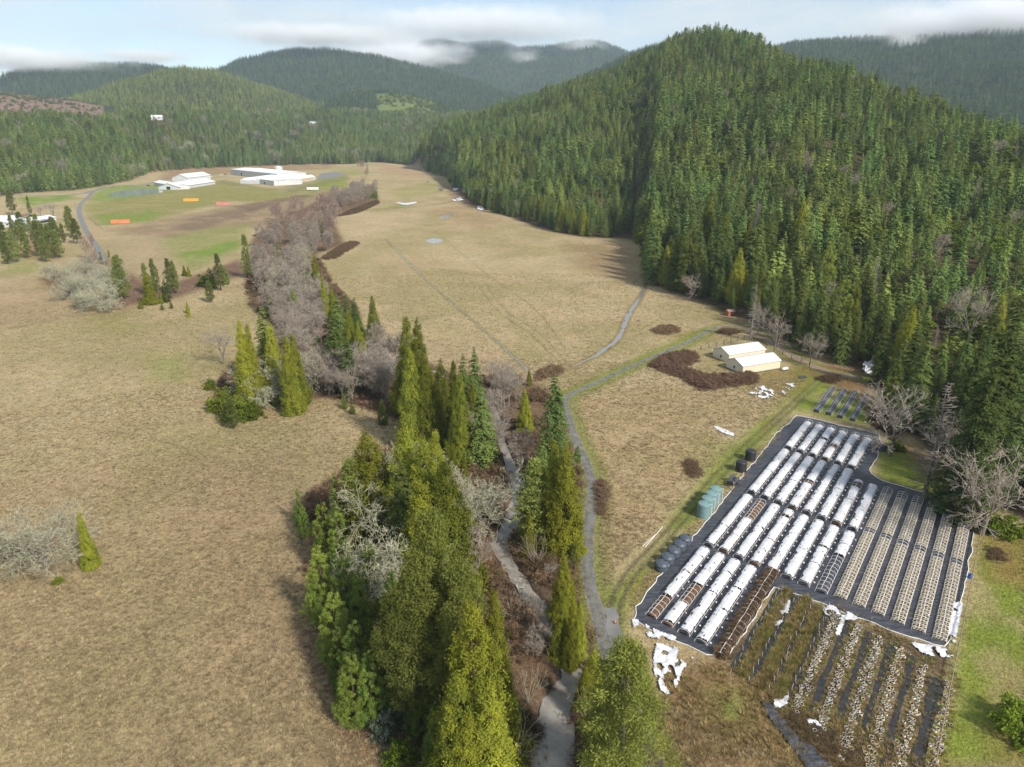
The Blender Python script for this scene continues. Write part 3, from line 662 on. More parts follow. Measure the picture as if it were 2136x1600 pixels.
c = m.mix(1.0, c, m.ramp(f2, [(.32, (.80, .78, .75)), (.52, (1, 1, 1)), (.72, (1.16, 1.16, 1.10))]), 'MULTIPLY')
c = m.mix(1.0, c, m.ramp(f3, [(.30, (.62, .62, .60)), (.7, (1.35, 1.33, 1.3))]), 'MULTIPLY')
c = m.mix(1.0, c, m.ramp(f4, [(.30, (.88, .90, .80)), (.7, (1.10, 1.06, 1.08))]), 'MULTIPLY')
hh = m.math('ADD', m.math('MULTIPLY', f1, 1.0), m.math('MULTIPLY', f2, 1.2))
M['ground'] = m.done(m.bsdf(c, .95, m.bump(hh, .9, .55), .08))
build_ground()

# ------------------------------------------------------------------ roads and water, laid just over the ground
def ribbon(name, line, w, mat, label, z=0.05, wob=.15, follow=True, cat=None):
    line = np.asarray(line); n = len(line); t = np.gradient(line, axis=0); t = unit(t); s = np.stack([t[:, 1], -t[:, 0]], -1)
    w = np.broadcast_to(np.asarray(w, float), (n,)); K = 9; V = []; F = []
    for j in range(K):
        k = (j / (K - 1) - .5); e = 1 + (wob * (vnoise(np.arange(n) * .7, np.full(n, j * 7.), 3 + j) - .5) * 2 if j in (0, K - 1) else 0)
        q = line + s * (w * k * e)[:, None]; V.append(np.concatenate([q, np.zeros((n, 1))], 1))
    V = np.stack(V, 1)
    if follow: V[:, :, 2] = hgt(V[:, :, 0].ravel(), V[:, :, 1].ravel(), False).reshape(n, K)
    V[:, :, 2] += z; V = V.reshape(-1, 3)
    i = np.arange(n * K).reshape(n, K); F = np.stack([i[:-1, :-1], i[1:, :-1], i[1:, 1:], i[:-1, 1:]], -1).reshape(-1, 4)[:, ::-1]
    me = mesh_np(name, V, F, mat, smooth=True); a = me.attributes.new('across', 'FLOAT', 'POINT'); a.data.foreach_set('value', np.tile(np.abs(np.linspace(-1, 1, K)), n).astype(np.float32))
    return structure(name, me, label)
def resample(line, step):
    line = np.asarray(line); d = np.concatenate([[0], np.cumsum(np.hypot(*np.diff(line, axis=0).T))]); k = np.linspace(0, d[-1], max(4, int(d[-1] / step)))
    return np.stack([np.interp(k, d, line[:, 0]), np.interp(k, d, line[:, 1])], -1)
m = MT('gravel_road'); p = geo_pos(m); ac = m.n('ShaderNodeAttribute', attribute_name='across').outputs['Fac']; nz = m.noise(p, .8, 5, .7)
c = m.ramp(m.noise(p, .45, 6, .7), [(.28, (.07, .067, .062)), (.46, (.125, .125, .125)), (.62, (.185, .185, .188)), (.78, (.28, .275, .27))])
mid = m.math('SUBTRACT', m.math('ADD', m.math('MULTIPLY', ac, -1.6), .62), m.math('MULTIPLY', m.math('SUBTRACT', nz, .5), 2.2), True)
c = m.mix(m.math('MULTIPLY', mid, .75), c, (.20, .185, .075))
edge = m.math('MULTIPLY', m.math('SUBTRACT', m.math('ADD', ac, m.math('MULTIPLY', m.math('SUBTRACT', nz, .5), 1.1)), .78), 5.0, True)
c = m.mix(edge, c, m.ramp(nz, [(.35, (.13, .115, .05)), (.65, (.30, .235, .125))])); c = m.mix(1, c, m.ramp(m.noise(p, 4.5, 3), [(.3, (.7, .7, .7)), (.7, (1.25, 1.25, 1.25))]), 'MULTIPLY')
M['gravel'] = m.done(m.bsdf(c, .9, m.bump(m.noise(p, 3, 4), .6, .15), .15))
m = MT('dirt_road'); p = geo_pos(m)
c = m.ramp(m.noise(p, .35, 6, .7), [(.3, (.15, .10, .065)), (.7, (.30, .235, .175))]); M['dirt'] = m.done(m.bsdf(c, .95, m.bump(m.noise(p, 3, 4), .5, .1), .1))
m = MT('asphalt'); p = geo_pos(m); c = m.ramp(m.noise(p, .3, 5), [(.3, (.13, .13, .125)), (.7, (.22, .215, .205))]); M['asphalt'] = m.done(m.bsdf(c, .85, None, .2))
m = MT('silty_water'); p = geo_pos(m); mp = m.n('ShaderNodeMapping'); mp.inputs['Scale'].default_value = (1.6, .5, 1); m.l(p, mp.inputs['Vector'])
c = m.ramp(m.noise(p, .35, 5, .65), [(.3, (.15, .135, .115)), (.55, (.25, .23, .20)), (.75, (.31, .29, .26))]); foam = m.math('MULTIPLY', m.noise(mp.outputs[0], 1.4, 6, .75), m.noise(p, .09, 2))
c = m.mix(m.ramp(foam, [(.33, (0, 0, 0)), (.43, (.9, .9, .9))]), c, (.62, .62, .60))
M['silt'] = m.done(m.bsdf(c, .16, m.bump(m.noise(mp.outputs[0], 2.6, 4), .5, .10), .5))
m = MT('pond_water'); p = geo_pos(m); M['pond'] = m.done(m.bsdf((.30, .35, .34), .08, None, .5))  # pale base colour stands in for the sky's reflection
m = MT('puddle_water'); p = geo_pos(m); M['puddle'] = m.done(m.bsdf((.19, .185, .165), .08, m.bump(m.noise(p, 2, 2), .1, .03), .6))
gl = resample(ROAD, 1.5); cut = np.argmin(np.hypot(gl[:, 0] - G(1500, 682)[0], gl[:, 1] - G(1500, 682)[1]))
ribbon('gravel_road', gl[:cut + 1], np.interp(np.arange(cut + 1), [0, cut * .55, cut * .62, cut], [2.4, 2.3, 1.9, 1.9]), M['gravel'], 'pale grey gravel lane winding from the creek to the sheds', .03)
ribbon('dirt_road', gl[cut - 1:], 3.4, M['dirt'], 'brown dirt road running along the forest edge', .036, .3)
ribbon('farm_road', resample(FARMROAD, 6), 7.0, M['asphalt'], 'grey farm road along the wood behind the pond', .03)
ribbon('farm_lane', resample(FARMROAD2, 5), 4.0, M['asphalt'], 'grey lane turning down from the farm road', .05)
ribbon('track_end', smooth_line(GL([(1272, 1268), (1281, 1310), (1290, 1360)])), 2.2, M['asphalt'], 'dark asphalt stub where the grass track meets the lane', .045, .3)
cw = CREEK[:150]
ribbon('creek', cw, CREEK_W[:150] * 1.25, M['silt'], 'silty grey creek winding through the trees', -.62, .25, False)
ribbon('ditch_water', resample(DITCH[0], 2), np.interp(np.linspace(0, 1, len(resample(DITCH[0], 2))), [0, .2, .9, 1], [1.6, 1.7, 1.5, .4]), M['puddle'], 'narrow water filled ditch crossing the pasture to the forest', .03, .6)
ribbon('field_ditch', resample(DITCH[1], 2), np.interp(np.linspace(0, 1, len(resample(DITCH[1], 2))), [0, .25, .7, .85, 1], [.15, .5, .4, .3, 1.1]), M['puddle'], 'thin straight drainage ditch across the tan pasture', .03, .8)
def blob(name, pts, mat, label, z=.03, kind='structure', n=6):
    l = smooth_line(list(pts) + [pts[0]], n)[:-1]; c = l.mean(0)
    V = [(c[0], c[1], z)] + [(a, b, z) for a, b in l]; k = len(l)
    me = bpy.data.meshes.new(name); me.from_pydata(V, [], [(0, 1 + i, 1 + (i + 1) % k) for i in range(k)]); me.materials.append(mat)
    if me.polygons[0].normal.z < 0: me.flip_normals()
    return structure(name, me, label)
blob('pond', POND, M['pond'], 'oval farm pond with mown green banks', .06)
blob('puddle', GL([(885, 503), (905, 497), (925, 502), (905, 508)]), M['puddle'], 'pale water lying in the middle of the pasture')
blob('puddle', GL([(918, 452), (940, 446), (945, 449), (922, 456)]), M['puddle'], 'pale strip of water near the far end of the pasture')
blob('gravel_lot', GL([(659, 376), (700, 370), (722, 364), (700, 358), (668, 362)]), M['asphalt'], 'grey gravel lot beside the greenhouses', .05, n=1)
blob('gravel_yard', GL([(28, 470), (70, 478), (60, 455), (20, 450)]), M['asphalt'], 'dark yard between the white sheds', .05)

# ------------------------------------------------------------------ scattering one kind of growth as ONE object
def gn_tree(coll):
    g = bpy.data.node_groups.new('scatter', 'GeometryNodeTree')
    g.interface.new_socket('Geometry', in_out='INPUT', socket_type='NodeSocketGeometry'); g.interface.new_socket('Geometry', in_out='OUTPUT', socket_type='NodeSocketGeometry')
    i = g.nodes.new('NodeGroupInput'); o = g.nodes.new('NodeGroupOutput'); p = g.nodes.new('GeometryNodeInstanceOnPoints'); ci = g.nodes.new('GeometryNodeCollectionInfo')
    ci.inputs['Collection'].default_value = coll; ci.inputs['Separate Children'].default_value = True; ci.inputs['Reset Children'].default_value = True
    def na(name, t):
        n = g.nodes.new('GeometryNodeInputNamedAttribute'); n.data_type = t; n.inputs['Name'].default_value = name
        return n.outputs['Attribute']
    lk = g.links.new; lk(i.outputs[0], p.inputs['Points']); lk(ci.outputs[0], p.inputs['Instance']); p.inputs['Pick Instance'].default_value = True
    lk(na('idx', 'INT'), p.inputs['Instance Index']); lk(na('scl', 'FLOAT_VECTOR'), p.inputs['Scale'])
    e2r = g.nodes.new('FunctionNodeEulerToRotation'); lk(na('rot', 'FLOAT_VECTOR'), e2r.inputs[0]); lk(e2r.outputs[0], p.inputs['Rotation'])
    lk(p.outputs[0], o.inputs[0]); return g
def scatter(name, P, scl, protos, idx, label, cat, tilt=.04, kind='stuff'):
    P = np.asarray(P, np.float32); n = len(P)
    me = bpy.data.meshes.new(name); me.vertices.add(n); me.vertices.foreach_set('co', P.ravel())
    a = me.attributes.new('rot', 'FLOAT_VECTOR', 'POINT'); r = np.stack([rng.normal(0, tilt, n), rng.normal(0, tilt, n), rng.random(n) * 6.283], -1); a.data.foreach_set('vector', r.astype(np.float32).ravel())
    a = me.attributes.new('scl', 'FLOAT_VECTOR', 'POINT'); a.data.foreach_set('vector', np.asarray(scl, np.float32).ravel())
    a = me.attributes.new('idx', 'INT', 'POINT'); a.data.foreach_set('value', np.asarray(idx, np.int32))
    coll = bpy.data.collections.new(name + '_sources')
    for k, q in enumerate(protos):
        o = bpy.data.objects.new('%s_source_%02d' % (name, k), q); coll.objects.link(o)
    o = put(name, me); md = o.modifiers.new('scatter', 'NODES'); md.node_group = gn_tree(coll)
    tag(o, label, cat, None, kind); return o
def joined(V, F, t, fol, tr, bark, name='tree_source'):
    tV, tF = tr; A = np.concatenate([V, tV]); B = np.concatenate([F, tF + len(V)])
    return mesh_np(name, A, B, [fol, bark], mi=np.concatenate([np.zeros(len(F)), np.ones(len(tF))]), tint=np.concatenate([t, np.zeros(len(tF))]))

def wooded(H_, spacing, back=1.06, ends=(0, 0), margin=2.0, front=None):
    a0, a1 = H_.ra[0] - ends[0], H_.ra[-1] + ends[1]; lo = az_el(-450, 300)[0]; hi = az_el(3300, 300)[0]
    a0 = max(a0, lo); a1 = min(a1, hi)
    rmax = H_.rd.max() * back; xs = np.arange(rmax * min(math.sin(a0), 0) - 50, rmax * math.sin(a1) + 50, spacing); ys = np.arange(H_.fr.min() * .6, rmax, spacing)
    X, Y = np.meshgrid(xs, ys); X = (X + rng.uniform(-.46, .46, X.shape) * spacing).ravel(); Y = (Y + rng.uniform(-.46, .46, Y.shape) * spacing).ravel()
    a = np.arctan2(X, Y); r = np.hypot(X, Y); F = H_.foot(a) if front is None else front; D = H_.dist(a) * back
    k = (a > a0) & (a < a1) & (r > F + margin) & (r < D); return X[k], Y[k]
LOD_F = [fir_geo(120 + s, r=(.17, .15, .19, .155)[s], levels=23, br=7, pts=4, per=4, leaf=.052, ragged=.36) for s in range(4)]
LOD_P = [young_geo(131, r=.20, tufts=80, per=13, leaf=.05)[:3], olive_geo(132, r=.22, tufts=90, per=16, low=.15, leaf=.045)]
LOD_B = [shrub_geo(140, clumps=60, per=12, leaf=.12, flat=1.05)]
tr_ = trunk_geo(.012, n=4)
src_near = [joined(*q, M['forest'], tr_, M['bark']) for q in LOD_F] + [joined(*LOD_P[0], M['forest'], tr_, M['bark']), joined(*LOD_P[1], M['pine'], tr_, M['grey_bark']), joined(*LOD_B[0], M['madrone'], tr_, M['bark'])]
def bare_src(kind, i=0): return joined(*PROTO[kind][i][2])
def snag_geo(seed):
    g = np.random.default_rng(seed); S = []
    for i in range(42):
        z = .10 + .86 * (i / 41.); 
        for b in range(5):
            ph = g.random() * 6.283; l = .13 * (1 - z) ** .7 * g.uniform(.4, 1.2) + .008; o = np.array([math.cos(ph), math.sin(ph), .12 - .25 * g.random()]); q = np.array([0, 0, z]); e = q + o * l
            S.append((*q, *e, .0030, .0016))
            for c in range(3):
                f = g.uniform(.3, .95); a = q + o * l * f; S.append((*a, *(a + unit(o + g.normal(size=3) * .7) * l * .35), .0018, .001))
    return tubes(S)
sv, sf = snag_geo(5); PROTO['snag'] = []
for s in range(1):
    cm = mesh_np('branches', sv, sf, M['snag']); tm = mesh_np('trunk', *trunk_geo(.012, seed=9), M['snag']); PROTO['snag'].append((cm, tm, (sv, sf, np.full(len(sf), .5), M['snag'], trunk_geo(.012, seed=9), M['snag'])))
NAMES['snag'] = 'dead_conifer_tree'; BARE = BARE + ('snag',)
src_near += [bare_src('snag'), bare_src('alder', 0), bare_src('maple', 0)]
def pick(n, weights):
    w = np.array(weights, float); return rng.choice(len(w), n, p=w / w.sum())
# --- the wooded slope on the right
X, Y = wooded(knoll, 6.9, ends=(.09, .45)); 
spd = np.arctan2(X, Y)
def tree_heights(X, Y, lo, hi, s):
    n = fbm(X / 55., Y / 55., s, 3); return (lo + (hi - lo) * np.clip((n - .25) * 1.6, 0, 1)) * rng.uniform(.66, 1.14, len(X))
Hh = tree_heights(X, Y, 16, 32, 41) * np.where(rng.random(len(X)) < .3, rng.uniform(.45, .8, len(X)), 1)
rk = np.hypot(X, Y) - knoll.foot(np.arctan2(X, Y)); Hh = Hh * (.86 + .2 * (1 - sstep(0, 90, rk)))
gap = fbm(X / 38., Y / 38., 77, 3); keep = (gap > .30) | (rng.random(len(X)) < .5)
aa_ = np.arctan2(X, Y); rr_ = np.hypot(X, Y)
def in_clear(pa, pb, ra, rb): return (aa_ > az_el(*pa)[0]) & (aa_ < az_el(*pb)[0]) & (rr_ > ra) & (rr_ < rb)
keep &= ~(in_clear((1105, 215), (1200, 215), 1010, 1130) & (rng.random(len(X)) < .9))
X, Y, Hh, rk = X[keep], Y[keep], Hh[keep], rk[keep]
Z = hgt(X, Y, False)
# what stands in view: the 205 that show largest are trees of their own, the rest is the forest
dist = np.sqrt(X**2 + Y**2 + (Z - CAM_H)**2)
fwd = Y * cT - (Z - CAM_H) * sT; pxx = 1068 + FOC * X / fwd; pyy = 800 - FOC * (Y * sT + (Z + Hh - CAM_H) * cT) / (Y * cT - (Z + Hh - CAM_H) * sT)
show = Hh / dist * (1 - .75 * sstep(6, 45, rk)); show[(pxx < 930) | (pxx > 2150) | (pyy > 1560)] = 0
order = np.argsort(-show); NI = 205; single = order[:NI]
N_ = len(X); typ = pick(N_, [3, 3, 3, 3, 1.3, 1.2, 1.0, .13, .16, .12]); warmz = fbm(X / 70., Y / 70., 91, 3)
typ = np.where((warmz > .60) & (rng.random(N_) < .35), 6, typ)
Hs = np.where(typ == 6, Hh * .52, np.where(typ >= 8, Hh * .6, Hh)); Ws = Hs * rng.uniform(1.0, 1.55, N_) * np.where(typ == 6, 1.2, 1)
rest = order[NI:]
scatter('forest', np.stack([X, Y, Z - .4], -1)[rest], np.stack([Ws, Ws, Hs], -1)[rest], src_near, typ[rest], 'dense green conifer forest covering the slope of the right hand hill', 'forest')
STRETCH = [(1060, 'past the beige trailer home'), (1345, 'along the far pasture curve'), (1500, 'between ditch and red hut'),
           (1700, 'behind the two cream sheds'), (1850, 'at the dirt road bend'), (9999, 'right of the tunnels')]
for i in single:
    k = ('fir', 'fir', 'fir', 'fir', 'young', 'fir', 'fir', 'snag', 'fir', 'fir')[typ[i]] if i % 9 else 'cedar'
    w = [b for a, b in STRETCH if pxx[i] < a][0]; size = 'tall' if Hh[i] > 25 else 'lower'
    lab = {'fir': '%s dark green fir at the forest edge %s', 'young': '%s bushy light green conifer at the forest edge %s', 'snag': '%s dead grey conifer at the forest edge %s', 'cedar': '%s yellowish green cedar at the forest edge %s'}[k] % (size, w)
    tree(k, float(X[i]), float(Y[i]), float(Hh[i]), lab, 'forest edge trees ' + w + ' - ' + size + ' ' + k, w=random.uniform(.9, 1.2), z=float(Z[i]))
# --- the other woods
def wood_obj(name, H_, sp, lo, hi, src, weights, label, seed, ends=(0, 0), back=1.05, front=None, drop=None, cat='forest'):
    X, Y = wooded(H_, sp, ends=ends, back=back, front=front); h = tree_heights(X, Y, lo, hi, seed)
    Z = hgt(X, Y, False)
    if drop is not None:
        k = ~drop(X, Y, Z); X, Y, h, Z = X[k], Y[k], h[k], Z[k]
    a = np.arctan2(X, Y); r = np.hypot(X, Y); own = H_.h(a, r); k = Z < own + 14; X, Y, h, Z = X[k], Y[k], h[k], Z[k]
    t = pick(len(X), weights); k = np.where(t >= len(src) - 1, .55, 1) if len(src) > 5 else 1; h = h * k; w = h * rng.uniform(1.0, 1.5, len(X))
    scatter(name, np.stack([X, Y, Z - .4], -1), np.stack([w, w, h], -1), src, t, label, cat)
    return len(X)
FAR = [fir_geo(150 + s, r=(.19, .17, .21)[s], levels=11, br=5, pts=3, per=3, leaf=.11, ragged=.4) for s in range(3)]
def far_src(m): return [joined(*q, m, trunk_geo(.012, n=4), M['bark']) for q in FAR]
mid_src = src_near[:6] + [src_near[8], src_near[9], src_near[6]]
def on_hill(px, py, r):                                  # ground point seen at this pixel about R metres away
    a_, e = az_el(px, py); best = None
    for rr in np.arange(r * .7, r * 1.5, 4):
        x, y = rr * math.sin(a_), rr * math.cos(a_); zz = CAM_H + rr * e
        if hz(x, y) >= zz: return x, y, hz(x, y)
    rs = np.arange(r * .8, r * 1.1, 5); k = int(np.argmax(hgt(rs * math.sin(a_), rs * math.cos(a_)) / rs - CAM_H / rs)); r = rs[k]; x, y = r * math.sin(a_), r * math.cos(a_); return x, y, hz(x, y)
HOUSES = [(312, 228, 1500), (645, 262, 1800)]
def house_gap(X, Y, Z):
    k = np.zeros(len(X), bool); a = np.arctan2(X, Y); r = np.hypot(X, Y)
    for px, py, r_ in HOUSES:
        x, y, z = on_hill(px, py, r_); a0 = math.atan2(x, y); r0 = math.hypot(x, y); k |= (np.abs(a - a0 - 8 / r0) * r0 < 17) & (r > r0 - 50) & (r < r0 + 14)
    return k
wood_obj('valley_wood', wood, 7.4, 17, 30, mid_src, [3, 3, 3, 3, 1.5, 1.5, .12, .12, .9], 'mixed conifer wood rising behind the far farm', 51, ends=(.15, .03), drop=house_gap)
spur_src = src_near
far_m, far_s = far_src(M['far_forest']), far_src(M['sun_painted_forest'])
br_far = joined(*shrub_geo(141, clumps=30, per=10, leaf=.14), M['bramble'], tr_, M['bark'])
bs = lambda X, Y, Z: np.zeros(len(X), bool)
wood_obj('sun_painted_hill_forest', sun_hill, 10.5, 15, 25, far_s, [1, 1, 1], 'forest with sunlight painted into its green on the rounded hill behind the valley wood', 61, ends=(.03, .02))
def knob_clear(X, Y, Z):
    a = np.arctan2(X, Y); r = np.hypot(X, Y); return (a > az_el(785, 200)[0]) & (a < az_el(908, 210)[0]) & (r > 2080) & (r < 2720)
wood_obj('knob_forest', mid_knob, 10.5, 14, 24, far_m, [1, 1, 1], 'dark forest round the pale clearing on the low middle knob', 62, ends=(.03, .03), drop=knob_clear)
wood_obj('left_hill_forest', left_hill, 14, 16, 27, far_m, [1, 1, 1], 'dull green forest on the far left hill', 63, ends=(.12, .05))
wood_obj('big_hill_forest', big_hill, 14, 16, 27, far_m, [1, 1, 1], 'blue green forest on the broad cloud topped hill', 64, ends=(.05, .05))
wood_obj('back_ridge_forest', back_ridge, 12, 16, 26, far_m, [1, 1, 1], 'dark forest on the ridge just behind the right hand hill', 65, ends=(.05, .0))
wood_obj('misty_mountain_forest', cloud_hill, 19, 18, 30, far_m, [1, 1, 1], 'blue hazy forest on the mist covered mountain', 66, ends=(.05, .04))
wood_obj('right_hill_forest', right_hill, 14, 16, 27, far_m, [1, 1, 1], 'dark blue forest on the hill under the low cloud at right', 67, ends=(.04, .2))

def low_growth(name, pa, pb, ra, rb, n, src, lo, hi, label):
    a = rng.uniform(az_el(*pa)[0], az_el(*pb)[0], n); r = rng.uniform(ra, rb, n); X, Y = r * np.sin(a), r * np.cos(a); k = fbm(X / 60, Y / 60, 19, 3) > .40; X, Y = X[k], Y[k]; h = rng.uniform(lo, hi, len(X))
    scatter(name, np.stack([X, Y, hgt(X, Y, False) - .3], -1), np.stack([h * 1.6, h * 1.6, h], -1), src, rng.integers(0, len(src), len(X)), label, 'undergrowth')
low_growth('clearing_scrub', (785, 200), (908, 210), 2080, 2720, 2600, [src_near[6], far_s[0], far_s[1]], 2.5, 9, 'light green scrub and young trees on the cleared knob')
low_growth('slope_scrub', (-100, 200), (212, 217), 1750, 2480, 1500, [src_near[6], far_m[0], br_far], 2, 8, 'sparse dark scrub on the bare pinkish slope at left')
low_growth('hillside_scrub', (1105, 215), (1200, 215), 1010, 1130, 500, [src_near[6]], 2, 5, 'pale green scrub in the clearing high on the wooded slope')

